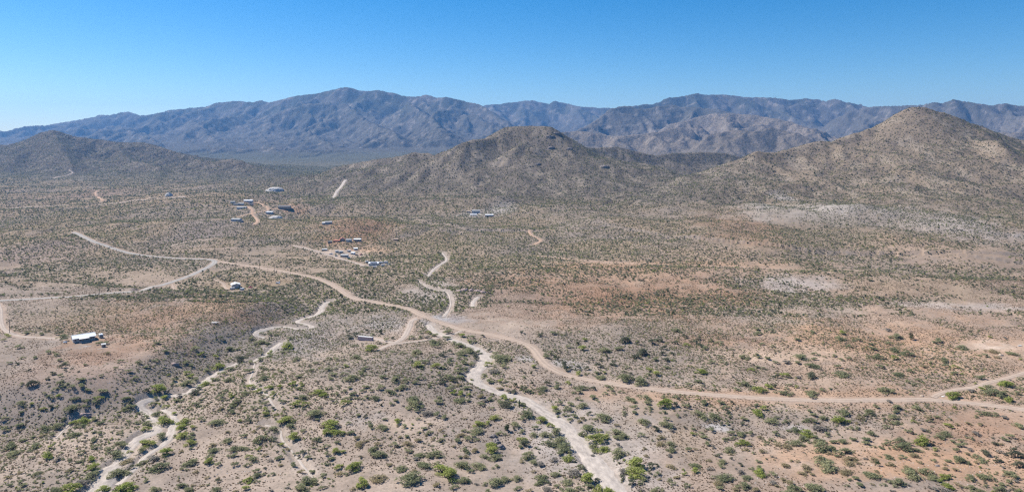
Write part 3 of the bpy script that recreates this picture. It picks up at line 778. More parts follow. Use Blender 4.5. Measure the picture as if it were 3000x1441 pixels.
M = {}
M['terrain'] = terrain_material()
M['wash'] = track_material("wash_sand", tuple(lin(224, 211, 198) * ALB), ruts=False, streak=True)
M['tan'] = track_material("road_tan", tuple(lin(218, 197, 179) * ALB))
M['pale'] = track_material("road_pale", tuple(lin(222, 206, 192) * ALB))
M['grey'] = track_material("road_gravel", tuple(lin(206, 200, 193) * ALB))
M['orange'] = track_material("road_orange", tuple(lin(218, 184, 158) * ALB), ruts=False)
M['g'] = leaf_material("leaf_bright", (.330, .375, .110), (.400, .415, .155), .5)
M['m'] = leaf_material("leaf_green", (.265, .280, .165), (.375, .370, .225), .5)
M['d'] = leaf_material("leaf_dark", (.150, .158, .108), (.215, .220, .150), .45)
M['o'] = leaf_material("leaf_olive", (.330, .285, .175), (.400, .340, .215), .5)
M['r'] = leaf_material("leaf_dry", (.285, .258, .232), (.350, .318, .280), .45)
M['p'] = leaf_material("leaf_juniper", (.075, .092, .045), (.098, .118, .058), .3)
M['tuft'] = leaf_material("grass_tuft", (.165, .125, .085), (.260, .200, .135), .45)
M['stem'] = mat_plain("stem_bark", (.09, .075, .06), .95, .3, 6)
M['rock'] = mat_plain("granite", (.47, .44, .405), .95, .3, .8, .1)
M['rockdark'] = mat_plain("dark_rock", (.22, .19, .175), .95, .35, .6, .1)
M['rocktan'] = mat_plain("tan_rock", (.42, .33, .25), .95, .25, 1.5, .1)
M['rockpink'] = mat_plain("pink_rock", (.33, .25, .225), .95, .35, .5, .1)
M['whitemetal'] = mat_plain("white_metal", (.70, .71, .71), .7, .05, .6, .1)
M['whitepaint'] = mat_plain("white_paint", (.50, .50, .48), .8, .1, 1.2, .1)
M['greymetal'] = mat_plain("grey_metal", (.36, .36, .35), .7, .15, .7, .1)
M['darkroof'] = mat_plain("dark_roof", (.13, .13, .135), .7, .2, .9, .2)
M['rustroof'] = mat_plain("rust_roof", (.42, .17, .11), .8, .2, .9, .2)
M['blue'] = mat_plain("pale_blue_panel", (.45, .62, .74), .4, .06, .8, .4)
M['tanwall'] = mat_plain("tan_wall", (.52, .45, .38), .85, .1, .7)
M['brownwall'] = mat_plain("brown_wall", (.36, .30, .255), .85, .12, .7)
M['stonewall'] = mat_plain("grey_block_wall", (.42, .39, .37), .9, .2, 2.5)
M['beige'] = mat_plain("beige_fascia", (.62, .48, .37), .8, .06, .7)
M['glass'] = mat_plain("window_glass", (.03, .035, .04), .15, .1, .5, .6)
M['solar'] = mat_plain("solar_cell", (.02, .03, .06), .2, .2, 2, .6)
M['wood'] = mat_plain("weathered_wood", (.13, .105, .085), .95, .25, 3)
M['board'] = mat_plain("pale_boards", (.50, .46, .42), .9, .2, 3)
M['rubber'] = mat_plain("tyre_rubber", (.02, .02, .02), .9, .1)
M['container'] = mat_plain("faded_pink_paint", (.52, .41, .40), .75, .1, .5, .2)
M['containerdk'] = mat_plain("faded_red_paint", (.40, .24, .23), .75, .12, .5, .2)
M['red'] = mat_plain("faded_red_body", (.42, .10, .09), .5, .1, 1, .4)
M['bluecar'] = mat_plain("blue_body", (.20, .30, .42), .4, .08, 1, .5)
M['silver'] = mat_plain("silver_body", (.55, .57, .60), .35, .06, 1, .5)
M['dark'] = mat_plain("dark_body", (.06, .06, .065), .5, .1, 1, .4)
M['steel'] = mat_plain("dark_steel", (.10, .085, .075), .8, .2, 3)
M['cactus'] = mat_plain("saguaro_skin", (.075, .10, .05), .85, .15, 2)

# ------------------------------------------------------------------ mesh helpers
class MB:
    def __init__(s): s.v = []; s.f = []
    def add(s, v, f):
        o = len(s.v); s.v += [tuple(p) for p in v]; s.f += [tuple(i + o for i in q) for q in f]; return s
    def box(s, cx, cy, cz, sx, sy, sz, rz=0):
        c, n = math.cos(rz), math.sin(rz); v = []
        for dz in (-.5, .5):
            for dx, dy in ((-.5, -.5), (.5, -.5), (.5, .5), (-.5, .5)):
                x, y = dx * sx, dy * sy
                v.append((cx + c * x - n * y, cy + n * x + c * y, cz + dz * sz))
        return s.add(v, [(3, 2, 1, 0), (4, 5, 6, 7), (0, 1, 5, 4), (1, 2, 6, 5), (2, 3, 7, 6), (3, 0, 4, 7)])
    def tube(s, pts, rad, n=6, cap=True):
        P = [Vector(p) for p in pts]; rings = []
        for i, p in enumerate(P):
            d = (P[min(i + 1, len(P) - 1)] - P[max(i - 1, 0)]).normalized()
            a = d.orthogonal().normalized(); b = d.cross(a)
            r = rad[i] if isinstance(rad, (list, tuple)) else rad
            rings.append([p + a * math.cos(2 * math.pi * k / n) * r + b * math.sin(2 * math.pi * k / n) * r for k in range(n)])
        v = [q for r in rings for q in r]; f = []
        for i in range(len(P) - 1):
            for k in range(n):
                f.append((i * n + k, i * n + (k + 1) % n, (i + 1) * n + (k + 1) % n, (i + 1) * n + k))
        if cap:
            f.append(tuple(range(n - 1, -1, -1))); f.append(tuple((len(P) - 1) * n + k for k in range(n)))
        return s.add(v, f)
    def prism(s, poly, y0, y1):
        """poly in x,z extruded along y"""
        n = len(poly); v = [(x, y0, z) for x, z in poly] + [(x, y1, z) for x, z in poly]
        f = [tuple(range(n)), tuple(range(2 * n - 1, n - 1, -1))] + [((k + 1) % n, k, n + k, n + (k + 1) % n) for k in range(n)]
        return s.add(v, f)
    def prismx(s, poly, x0, x1):
        """poly in y,z extruded along x"""
        n = len(poly); v = [(x0, y, z) for y, z in poly] + [(x1, y, z) for y, z in poly]
        f = [tuple(range(n - 1, -1, -1)), tuple(range(n, 2 * n))] + [(k, (k + 1) % n, n + (k + 1) % n, n + k) for k in range(n)]
        return s.add(v, f)
    def mesh(s, name, mat, smooth=False):
        me = bpy.data.meshes.new(name); me.from_pydata(s.v, [], s.f); me.materials.append(M[mat] if isinstance(mat, str) else mat)
        if smooth: me.polygons.foreach_set("use_smooth", [True] * len(me.polygons))
        bm = bmesh.new(); bm.from_mesh(me); bmesh.ops.recalc_face_normals(bm, faces=bm.faces); bm.to_mesh(me); bm.free()
        me.update(); return me
    def obj(s, name, mat, parent=None, smooth=False):
        return link(name, s.mesh(name, mat, smooth), parent)

def link(name, me, parent=None):
    o = bpy.data.objects.new(name, me); COL.objects.link(o)
    if parent is not None: o.parent = parent
    return o

def tag(o, label, cat=None, group=None, kind=None):
    o["label"] = label
    if cat: o["category"] = cat
    if group: o["group"] = group
    if kind: o["kind"] = kind
    return o

def empty(name, loc, rz=0, label=None, cat=None, group=None):
    o = bpy.data.objects.new(name, None); COL.objects.link(o)
    o.location = loc; o.rotation_euler = (0, 0, rz); o.empty_display_size = .5
    if label: tag(o, label, cat, group)
    return o

ground = link("terrain", me); me.materials.append(M['terrain'])
tag(ground, "rolling desert ground with hills and far mountains", kind="structure")

# ------------------------------------------------------------------ road and wash strips
def strip(name, label, A, wfun, mat, lift, nseg=6, rag=.35, seed=0):
    # resample
    seg = np.hypot(np.diff(A[:, 0]), np.diff(A[:, 1])); cum = np.concatenate([[0], np.cumsum(seg)])
    L = cum[-1]; s = [0.0]
    while s[-1] < L:
        y = np.interp(s[-1], cum, A[:, 1]); s.append(s[-1] + max(1.0, y * .0028))
    s[-1] = L; s = np.array(s)
    x = np.interp(s, cum, A[:, 0]); y = np.interp(s, cum, A[:, 1]); w = wfun(np.interp(s, cum, A[:, 2]))
    tx = np.gradient(x, s + np.arange(len(s)) * 1e-6); ty = np.gradient(y, s + np.arange(len(s)) * 1e-6)
    n = np.hypot(tx, ty) + 1e-9; nx, ny = -ty / n, tx / n
    el = (fbm(s / 4.0, s * 0 + seed, 3, 501) - .5) * 2 * rag * np.minimum(w, 6) * .5
    er = (fbm(s / 4.0, s * 0 + seed + 9, 3, 502) - .5) * 2 * rag * np.minimum(w, 6) * .5
    V = []; UV = []
    for k in range(nseg + 1):
        u = k / nseg
        off = -(w * .5 + el) * (1 - u) + (w * .5 + er) * u
        px = x + nx * off; py = y + ny * off
        pz = height(px, py) + lift + py * .00012 - (0.10 + lift if k in (0, nseg) else 0)
        V.append(np.stack([px, py, pz], -1)); UV.append(np.stack([np.full(len(s), u), s / 10], -1))
    V = np.stack(V, 1); UV = np.stack(UV, 1)
    ns = len(s); ids = np.arange(ns * (nseg + 1)).reshape(ns, nseg + 1)
    q = np.stack([ids[:-1, :-1], ids[:-1, 1:], ids[1:, 1:], ids[1:, :-1]], -1).reshape(-1, 4)
    me = bpy.data.meshes.new(name); me.from_pydata(V.reshape(-1, 3).tolist(), [], q[:, ::-1].tolist())
    uvl = me.uv_layers.new(name="UVMap"); uv = UV.reshape(-1, 2)
    li = np.empty(len(me.loops), dtype=np.int32); me.loops.foreach_get("vertex_index", li)
    uvl.data.foreach_set("uv", uv[li].astype(np.float32).ravel())
    me.polygons.foreach_set("use_smooth", [True] * len(me.polygons)); me.materials.append(M[mat]); me.update()
    return tag(link(name, me), label, kind="structure")

for i, (n, l, A, dep) in enumerate(wash_lines):
    strip(n, l, A, lambda w: np.where(w < 2.4, w * .7, w + .3), 'wash', .20, 6, .38, i)
for i, (n, l, c, w, A) in enumerate(road_lines):
    strip(n, l, A, (lambda ww: (lambda q: q * 0 + ww))(w), c, .16, 6, .10 if w > 5 else .22, 40 + i)

# ------------------------------------------------------------------ shrubs
def foliage_mesh(name, nclump, nleaf, leaf, seed, tall=False, core=.55):
    """unit shrub: about 1 wide, 1 high, resting on z=0, made of leaf sprays on uneven clumps"""
    r = np.random.default_rng(seed)
    cl = []
    for k in range(nclump):
        a = r.uniform(0, 2 * math.pi); q = .36 * math.sqrt(r.uniform(0.02, 1))
        if k == 0: q = 0
        rad = r.uniform(.15, .25) * (1.25 if tall else 1)
        top = (1 - (q / .47) ** 2) * r.uniform(.6, 1.0)
        cl.append((q * math.cos(a) * r.uniform(.8, 1.25), q * math.sin(a), max(.16, top - .2), rad))
    V = []; Fc = []
    for i in range(nleaf):
        cx, cy, cz, rad = cl[r.integers(len(cl))]
        d = r.normal(size=3); d /= np.linalg.norm(d) + 1e-9
        if d[2] < -.35: d[2] = -d[2] * .5
        rr = rad * (1 - (r.uniform() ** 2) * (1 - core)) * r.uniform(.85, 1.2)
        p = np.array([cx, cy, cz]) + d * rr * np.array([1, 1, 1.15])
        p[2] = max(p[2], .03)
        # spray: a bent quad pointing outward and up
        n = d + r.normal(size=3) * .6; n /= np.linalg.norm(n)
        t = np.cross(n, r.normal(size=3)); t /= np.linalg.norm(t) + 1e-9
        b = np.cross(n, t)
        s = leaf * r.uniform(.6, 1.35); e = s * r.uniform(.45, .9)
        o = len(V)
        V += [p - t * s - b * e * .4, p + b * e * -.9 + n * s * .25, p + t * s + b * e * .3, p + b * e + n * s * .2]
        Fc.append((o, o + 1, o + 2, o + 3))
    V = np.array(V); V[:, 2] = np.maximum(V[:, 2], 0.0)
    V[:, 2] /= V[:, 2].max(); sc = max(np.abs(V[:, 0]).max(), np.abs(V[:, 1]).max()) * 2
    V[:, :2] /= sc * .93
    me = bpy.data.meshes.new(name); me.from_pydata(V.tolist(), [], Fc)
    return me

def stem_mesh(seed):
    r = random.Random(seed); b = MB()
    for k in range(6):
        a = 2 * math.pi * k / 6 + r.uniform(-.4, .4); q = r.uniform(.16, .3)
        b.tube([(0.02 * math.cos(a), .02 * math.sin(a), -.05), (q * .45 * math.cos(a), q * .45 * math.sin(a), .3), (q * math.cos(a + .2), q * math.sin(a + .2), .66)], [.03, .022, .010], 4, False)
    me = b.mesh("stem", 'stem'); return me

TONES = "gmdorp"
VAR_BIG = {t: [] for t in TONES}
for t in TONES:
    for k in range(5):
        tall = t == 'p'
        mesh = foliage_mesh("foliage", {'g': 9, 'm': 11, 'd': 9, 'o': 10, 'r': 10, 'p': 5}[t], {'g': 760, 'm': 720, 'd': 640, 'o': 520, 'r': 480, 'p': 480}[t], .048, 100 + ord(t) * 7 + k, tall)
        mesh.materials.append(M[t]); VAR_BIG[t].append(mesh)
STEMS = [stem_mesh(s) for s in range(4)]

# shrubs read off the photograph, tile by tile: origin x, y, zoom; entries x, y, width + tone
TILES = [
(0,1200,5.132,"310 40 110m,330 225 150m,70 120 130m,60 290 150m,290 325 70d,650 280 190m,850 230 200m,980 150 110d,1110 185 160g,1260 170 200g,1200 245 150m,1420 125 120m,1560 190 140m,1110 365 190m,1390 340 90m,1500 350 120m,1410 440 130m,1435 545 130m,1810 355 90m,780 360 110m,640 380 130o,310 465 130m,465 415 110m,150 540 210m,520 545 170m,770 555 120g,210 640 220m,720 675 190g,20 690 80m,480 715 110m,915 650 90m,1200 640 140m,1050 750 110m,1370 735 130g,870 730 150r,1270 470 80r,1230 770 100m,1400 870 220g,1370 990 240m,1780 940 320m,1980 870 120d,1730 660 260m,1820 510 200m,1640 590 150m,2200 100 140m,2220 200 170m,2200 285 140g,2120 50 130m,2470 170 220g,2360 50 180m,2420 385 180m,2170 500 210g,2300 500 120g,2130 590 160m,1950 630 90g,1940 750 220o,2150 790 180m,2300 720 200r,2480 640 200g,2400 850 260m,2430 920 80d,2210 1050 110m,2330 1190 200m,1560 1180 190g,1820 1190 320g,1950 1130 150m,1230 1090 230r,1050 1180 280g,840 1200 180m,300 1080 120m,330 1140 130m,170 1130 120m,280 1200 120m,540 960 160m,580 990 90r,1060 890 120o,320 940 110o,100 1010 130o,520 1215 90o,540 640 90o,1300 310 80o,1780 80 100m,1940 170 100m,2050 190 100m,430 620 90m,590 790 80o,1130 785 60d"),
(500,1200,5.132,"55 60 100g,190 185 190g,170 260 180g,310 265 130g,180 365 200g,320 370 120m,270 410 150m,60 390 90m,290 490 170g,330 570 90m,450 140 140m,690 170 230m,920 20 130m,1030 170 110g,1165 180 110d,1090 30 80m,1180 105 80m,1410 60 120g,1440 20 120m,1290 50 90m,1700 70 100m,1730 150 240g,1820 240 160m,2170 40 260m,2210 150 100m,2400 190 250g,2490 100 90m,2300 250 120o,2350 340 170g,2500 330 180g,2220 430 170m,2000 310 110m,1850 400 210g,1570 285 180m,1310 250 100o,1400 275 90o,1430 335 90m,1260 320 90o,850 325 100o,1090 390 130m,850 455 180m,1350 430 200m,1500 430 120m,1570 450 100d,620 515 140o,640 600 180m,940 580 160m,1080 570 160m,1330 505 90m,1340 590 110g,1680 525 130g,1760 580 100o,980 670 130m,865 695 90m,1170 700 110g,1260 735 170m,1160 820 120m,1420 680 110o,1500 750 110r,1660 710 140m,980 815 140m,590 690 140m,580 770 170g,720 810 130m,300 780 200m,200 880 130m,150 620 90o,1840 810 130m,1980 640 140d,1900 660 130m,1940 720 80d,2090 710 120m,2340 540 130m,2340 660 120m,2390 740 130m,2320 810 90m,2490 620 160g,2520 490 110m,2520 860 130g,2520 960 150o,2170 570 80m,2350 600 60d,1960 920 130o,2110 930 130m,2290 980 150m,2040 1050 260m,2160 1080 180m,1960 1180 260m,2270 1170 110m,2330 1160 70d,1760 1160 70r,1520 1210 90r,1515 965 120m,1300 910 140m,1310 980 180m,1160 1060 160g,1290 1070 110m,1060 1090 90d,1000 1010 60o,1110 1180 130g,970 1220 100o,680 1210 200m,720 1065 100d,720 1020 70o,560 1010 100o,450 1140 80o,330 1130 80o,160 1140 160m,270 1195 160m,540 1130 70m,120 1050 60o,380 920 100o,1410 880 70d,1640 835 100o"),
(1000,1200,5.132,"240 85 110m,360 105 80d,105 195 100m,670 140 90m,840 170 150g,420 190 110m,450 245 140m,610 245 170m,650 285 110m,950 235 130m,840 235 70o,20 360 100m,170 340 140m,210 415 120o,290 500 190o,370 465 80o,550 510 120o,20 630 90g,480 590 200m,560 660 220m,290 710 70d,680 740 80r,800 510 140m,850 550 70d,890 400 90o,990 400 100m,1000 505 190o,1150 460 130o,730 415 70o,1010 620 130m,1160 340 80m,1220 280 110m,1320 335 130m,1330 210 90o,1280 50 170r,1440 60 150m,1555 95 130m,1150 130 80m,1500 445 120m,1380 435 90o,1320 525 70r,1180 670 160m,1110 740 110r,1330 680 160m,1460 650 200m,1440 700 120m,1250 820 220m,1450 800 120m,1540 900 320g,1620 990 300g,1840 1050 200m,1850 820 260m,2070 830 240m,1950 920 130m,1700 1150 150m,1440 1120 140o,2030 1115 90r,2160 1105 110m,2320 1080 250m,2440 1030 180m,2320 850 130m,2160 700 160m,2260 520 180g,2280 600 230g,2310 700 220m,2400 740 80d,2030 605 140o,1860 610 160m,1770 710 90m,1870 690 110o,1680 545 80o,1750 470 150m,1910 440 150m,1970 380 140m,2030 445 100m,1800 370 160o,1860 310 120m,2040 305 200m,2050 200 180g,2200 200 120g,2320 120 160g,2400 350 150m,2480 310 120p,190 865 260g,15 840 70g,60 960 120m,310 1090 230g,540 1000 280o,180 1180 110o,700 820 120o,900 870 190m,1030 985 180m,1040 1020 340m,1090 900 110o,2200 1220 150m,1500 300 90o,1860 130 80o"),
(1500,1200,5.132,"200 60 230m,150 130 120m,60 200 180m,20 280 80d,440 150 190g,580 235 130g,360 265 130m,150 315 130m,320 370 160m,480 350 180m,640 320 220m,720 430 220m,150 450 170g,190 510 170d,120 560 110m,550 500 200m,770 550 260m,700 660 130m,870 640 120m,380 570 100m,850 735 180g,950 780 60d,640 740 160r,240 680 220m,150 765 110o,340 780 160m,450 820 150r,400 640 50d,1020 850 130m,1080 890 90d,950 940 220r,650 960 160m,470 1010 240m,420 1080 160m,550 1100 90d,540 1190 170r,1150 1010 260g,1280 1070 120d,830 1080 180m,700 1150 150m,850 1210 230m,1020 1170 130m,1130 1140 130m,1290 1190 200g,1450 1220 200g,70 1020 180m,90 1170 140m,270 1210 130o,330 920 90o,650 30 150m,860 5 120m,810 70 120m,700 90 80m,920 80 120m,880 145 120m,1170 50 110d,1080 120 110o,1030 170 100o,1400 110 260m,1260 140 100m,1400 170 120m,1690 50 130m,1845 45 120m,2080 10 90m,1560 220 110o,1150 270 230m,1200 300 110d,1320 310 90g,1060 360 160m,1570 340 260m,1660 385 220m,1570 425 130m,1300 420 300g,1240 540 190m,1360 590 190g,1230 630 120m,1600 520 140r,1600 635 260m,1210 690 80r,1940 370 140m,2000 180 220m,2320 220 200m,2130 280 150d,2310 130 130m,2490 80 100m,2270 30 120m,2400 300 90r,2230 400 150o,2230 490 180o,2370 510 180m,2390 590 160m,2370 680 110r,1990 575 90o,2020 680 100o,2390 840 170o,1870 800 330g,1850 920 300g,1680 920 180r,1660 1020 120d,1950 1010 170m,1790 1000 130g,2090 850 150d,2070 940 90d,2180 960 140m,2160 830 90d,1800 1100 140d,1920 1090 110m,1650 1065 80m,1950 1210 130r,2180 1210 230m,2410 1100 120m,2370 1050 110m,2230 1045 80o,2480 1010 120o"),  # one small dark entry beside a bright shrub stands in for its cast shadow
(2000,1200,5.132,"250 60 240m,460 80 180m,640 20 130d,710 75 90m,460 155 70d,530 150 50d,900 125 120m,920 210 100d,660 150 80m,670 195 90m,580 205 100d,1120 35 190g,1340 150 200m,1410 110 90m,1540 175 130m,1910 20 100m,2060 30 70d,1990 80 130m,2120 105 160m,1930 155 160m,1830 170 90m,2420 30 190m,2380 150 220g,2470 200 70d,2530 270 120m,430 290 140m,130 360 120g,260 355 140m,180 290 90m,350 415 140m,370 495 120m,460 550 110r,30 270 80d,740 345 150m,880 350 160m,1020 345 130m,880 395 100m,620 445 110m,700 430 110m,770 410 100m,900 495 170g,810 525 90m,1250 500 120m,1350 450 130m,1160 400 110o,1390 350 140m,1690 300 180m,1850 345 240g,2060 270 220r,2180 365 140m,1520 400 90r,1780 425 180m,1880 455 150m,2000 410 140m,2060 460 200m,2090 545 300m,2230 570 190m,1690 490 200m,1840 535 80m,1560 540 160o,1440 510 140o,2300 480 130m,2420 460 180m,2200 640 120o,2460 620 200m,2340 640 140m,2340 690 90m,700 600 180m,100 590 130m,180 580 90o,950 585 130o,1180 610 140o,720 660 90o,1060 650 80m,1360 700 90r,520 690 100d,740 730 80d,580 770 170m,850 820 100d,580 855 110m,400 750 100o,190 830 180m,190 910 140g,45 960 110g,10 895 60g,410 880 120r,790 880 70r,860 930 160r,1120 770 110m,1150 860 150m,1050 885 110m,1180 940 220g,1350 960 150m,1540 830 190o,1650 765 80o,1740 770 90o,1840 845 210o,1850 910 120o,1940 970 100o,1800 950 160o,2100 745 230m,2170 840 310m,2440 910 210o,2440 945 160o,2520 720 200o,2510 790 180o,620 1010 250m,960 1010 160m,550 1110 190o,580 1180 130m,930 1130 220m,780 1190 140o,60 1130 130m,1120 1200 140o,1340 1090 140r,1410 1135 110o,1500 1040 130o,1630 1085 150o,1690 1170 210m,1980 1170 270m,1870 1130 130m,1590 1230 200m,2470 1135 90m,2530 1045 90m"),
(2500,1200,5.132,"250 30 200m,110 110 140o,170 160 70m,650 25 110m,610 95 180m,470 130 80m,650 185 160m,560 200 100o,490 250 130m,60 270 120m,60 200 80o,280 345 160m,230 450 150m,220 505 140m,30 450 120m,300 550 100m,400 560 100m,510 470 120m,690 465 200m,510 510 120m,740 555 270m,860 510 120m,1060 470 260g,940 600 160m,840 325 140m,1040 300 110r,1120 315 90m,890 105 90o,900 175 90g,1000 150 80r,990 195 90o,1140 100 140o,1270 110 120m,1140 160 110m,1430 235 140g,1440 140 90m,1720 195 120o,1930 215 110o,1560 210 100o,1890 40 150m,2020 50 160m,2150 65 130m,1850 100 100m,2280 115 110r,2490 235 170m,1370 350 170m,1300 400 170m,1460 395 80m,1840 350 170r,1750 420 110m,1700 390 60r,1500 480 110m,1640 470 150m,1640 530 150m,2250 430 130m,2370 395 150m,2550 430 60m,2120 515 110d,2210 515 90o,1770 590 110r,1560 600 130m,1690 650 100o,1980 650 170d,1840 690 150m,2240 640 150r,2430 600 130d,2440 680 190d,2150 740 150d,1930 750 160m,2490 830 170d,1540 710 130m,1630 760 220m,1460 775 120m,1840 785 100o,540 700 160m,740 705 140m,930 680 180o,1240 660 110o,1220 760 110m,1010 780 110o,1230 590 110g,1100 570 90o,310 740 180o,400 700 70o,180 725 80r,30 740 90o,60 790 110o,355 830 80p,560 805 150o,800 850 110o,360 915 90o,290 970 240m,870 950 280m,850 910 200m,1090 915 240m,1390 820 80o,1400 885 110o,1520 885 120o,1480 980 100m,1370 1000 160g,1210 1010 180m,1310 1070 110g,1420 1130 170g,1770 1010 170m,1760 1055 110m,1970 1000 190m,1900 860 70g,2270 920 140o,2380 970 200m,2330 1060 110m,2450 1075 90r,2210 1095 70m,2260 1130 100m,1570 1110 130o,1780 1160 180m,2210 1180 190m,2390 1170 90o,2330 1220 90r,1880 1220 190m,2470 1220 120m,500 1045 110r,670 1080 260m,280 1110 90o,450 1120 110m,110 1135 150m,60 1035 140m,830 1130 90r,1150 1170 80r,1250 1190 100r,1390 1210 190r,600 1220 100r"),
(0,960,5.152,"380 85 120m,625 85 100m,110 120 130g,60 180 100m,900 85 130d,940 130 160m,970 180 110d,270 290 150m,80 280 60m,1510 230 130m,1600 225 120m,735 370 140m,850 400 130m,340 450 100m,530 440 100m,960 570 150d,1000 530 120m,900 490 120m,1280 560 90m,990 645 80d,1100 620 70d,780 690 110d,740 760 90d,900 720 120m,450 640 90d,240 545 80d,120 530 90m,1200 660 60d,1190 790 150m,1220 860 130m,1090 880 130m,900 830 150m,830 920 120m,1010 850 110m,930 890 100m,490 850 160d,330 840 100m,1920 650 120m,1810 500 120m,1520 720 90m,2040 750 120m,1300 930 110m,1510 950 160m,670 980 90m,890 1030 130g,760 1030 140m,1170 1060 130m,1070 1070 70m,1320 1100 110m,1430 1120 130m,1500 1060 120g,340 1130 170m,470 1150 110g,1080 1190 230m,1280 1185 120m,760 1200 120d,650 1220 90g,1930 1060 140m,2000 1110 130d,1950 1190 190m,2210 940 120d,2390 930 250g,2540 960 80d,2490 1060 140g,2350 1060 120m,2300 1140 120m,2500 1190 120g,1620 380 120o,2080 520 120m,1730 600 80m,1870 780 70d,1820 30 80m,1840 130 70m,2400 230 120m,2480 360 130m,2350 500 120m,2230 580 110m"),
(500,960,5.152,"240 85 110m,740 140 110m,370 310 160m,460 395 110g,890 315 170m,1030 320 100m,670 430 120g,720 385 80m,720 570 190g,1040 480 200d,240 510 120m,310 560 120m,860 500 80d,1210 520 130m,1180 390 90m,1360 360 130m,1520 370 120g,1350 470 140m,1530 420 120m,1220 155 110m,1360 210 170m,1390 80 110m,1540 90 160m,1270 240 90m,1450 240 110m,1770 270 210g,1790 160 110m,2070 130 110m,1890 480 150m,1780 420 70m,1680 370 110m,1760 350 100m,2200 535 120m,2100 570 70d,2150 640 130m,2350 630 140m,2480 610 100m,2440 700 140m,2390 460 120m,2500 470 140m,2400 760 100m,1160 650 160m,790 690 160m,630 780 150m,530 840 170g,420 920 140d,370 980 180d,240 680 120g,320 730 120g,380 770 140m,240 820 220m,30 770 90m,40 850 110m,550 640 130m,880 620 160m,880 780 170m,1250 770 110m,1410 755 190m,1390 600 130m,1380 700 80m,1670 660 110m,1540 620 80r,1900 740 130m,1810 770 70m,1860 840 130g,1970 850 120g,1905 915 120m,1690 800 70m,1640 890 130g,1480 905 130g,1550 990 140g,1340 860 100m,1210 890 160g,1340 950 130g,1140 980 170m,1100 880 90m,1420 970 80m,1420 1040 130m,1540 1050 90m,1860 1040 90m,2010 1050 170m,2240 970 200g,2310 1020 130g,2510 990 110m,2260 890 80m,2390 900 110m,2540 880 70m,2430 1080 90m,2490 1120 90m,1920 1140 160g,2030 1150 140g,1680 1110 140m,1450 1130 130m,1340 1100 100m,1280 1200 130m,1430 1220 100g,1540 1210 90d,980 1120 170m,1060 1040 90m,910 1020 140g,750 1030 150m,760 1080 100m,810 960 120m,900 1200 150m,1050 1210 90o,440 1080 90m,400 1150 160m,130 1020 150r,60 1100 130m,180 1100 90m,130 1180 80m,540 1160 60o,290 1220 100m,780 1210 100o,2260 1200 100m"),
(1000,960,5.152,"100 60 80d,100 140 130d,220 110 110d,390 60 60p,600 80 80p,470 100 100m,790 150 70d,690 175 110m,580 240 40p,440 310 190g,200 270 110m,220 440 180m,30 480 90m,60 575 120g,30 240 80m,380 600 120m,340 640 90m,300 700 150m,150 750 220m,40 690 130m,1320 70 110g,1200 60 110m,1060 140 120m,1190 140 120m,1300 140 120r,1440 110 130m,1560 150 140m,1640 60 160m,1830 120 120g,1970 140 140m,2130 120 80d,1960 210 130m,1920 200 80g,2240 340 110d,2165 295 70d,2330 390 150m,2400 450 300m,2220 550 150g,2450 580 150m,2300 650 180r,2150 720 140m,2220 800 140m,2420 800 130g,1960 785 60g,1790 860 110o,1920 905 130m,1400 210 200m,1430 270 160m,1700 220 120m,1790 260 200m,1930 340 180m,2060 370 130m,2010 440 160d,1800 380 170m,1820 450 150m,1620 370 120d,1550 400 140d,1400 420 130m,1660 470 130m,1840 510 150m,1970 540 140m,1620 530 130m,1760 590 150m,1880 620 130m,1750 660 140m,1820 750 160m,1640 740 150m,1700 790 130d,1590 720 110m,1510 760 140d,1530 840 130d,1460 700 80m,1140 360 200m,1120 430 90m,780 370 120m,920 380 120m,1160 560 210g,1270 510 160m,1030 500 130m,1450 580 170g,1540 610 90m,1220 620 80m,650 740 150m,820 770 190m,970 790 150m,880 720 110m,1200 750 150m,1140 820 120m,940 870 170m,590 890 160m,730 960 170m,820 930 100m,880 930 90m,460 945 90m,340 890 130m,330 945 120m,1330 870 120m,1110 1080 260m,1100 1150 300m,1220 1190 130m,1430 1110 150m,1490 1060 140m,830 1100 110m,750 1145 100m,210 990 140m,180 1050 100m,270 1060 90m,80 1070 140m,50 1130 160g,370 1050 130m,500 1050 180m,110 910 100m,50 950 110m,1650 910 150m,1720 970 140g,1800 990 140g,1930 1015 110g,1790 1080 200m,1900 1100 110m,2120 1020 150o,2250 1060 120m,2110 1150 140m,2180 1100 100r,2460 1050 150g,2400 1130 160m,2480 1160 200d,2280 1210 110m,2530 960 90d,2380 920 130o"),
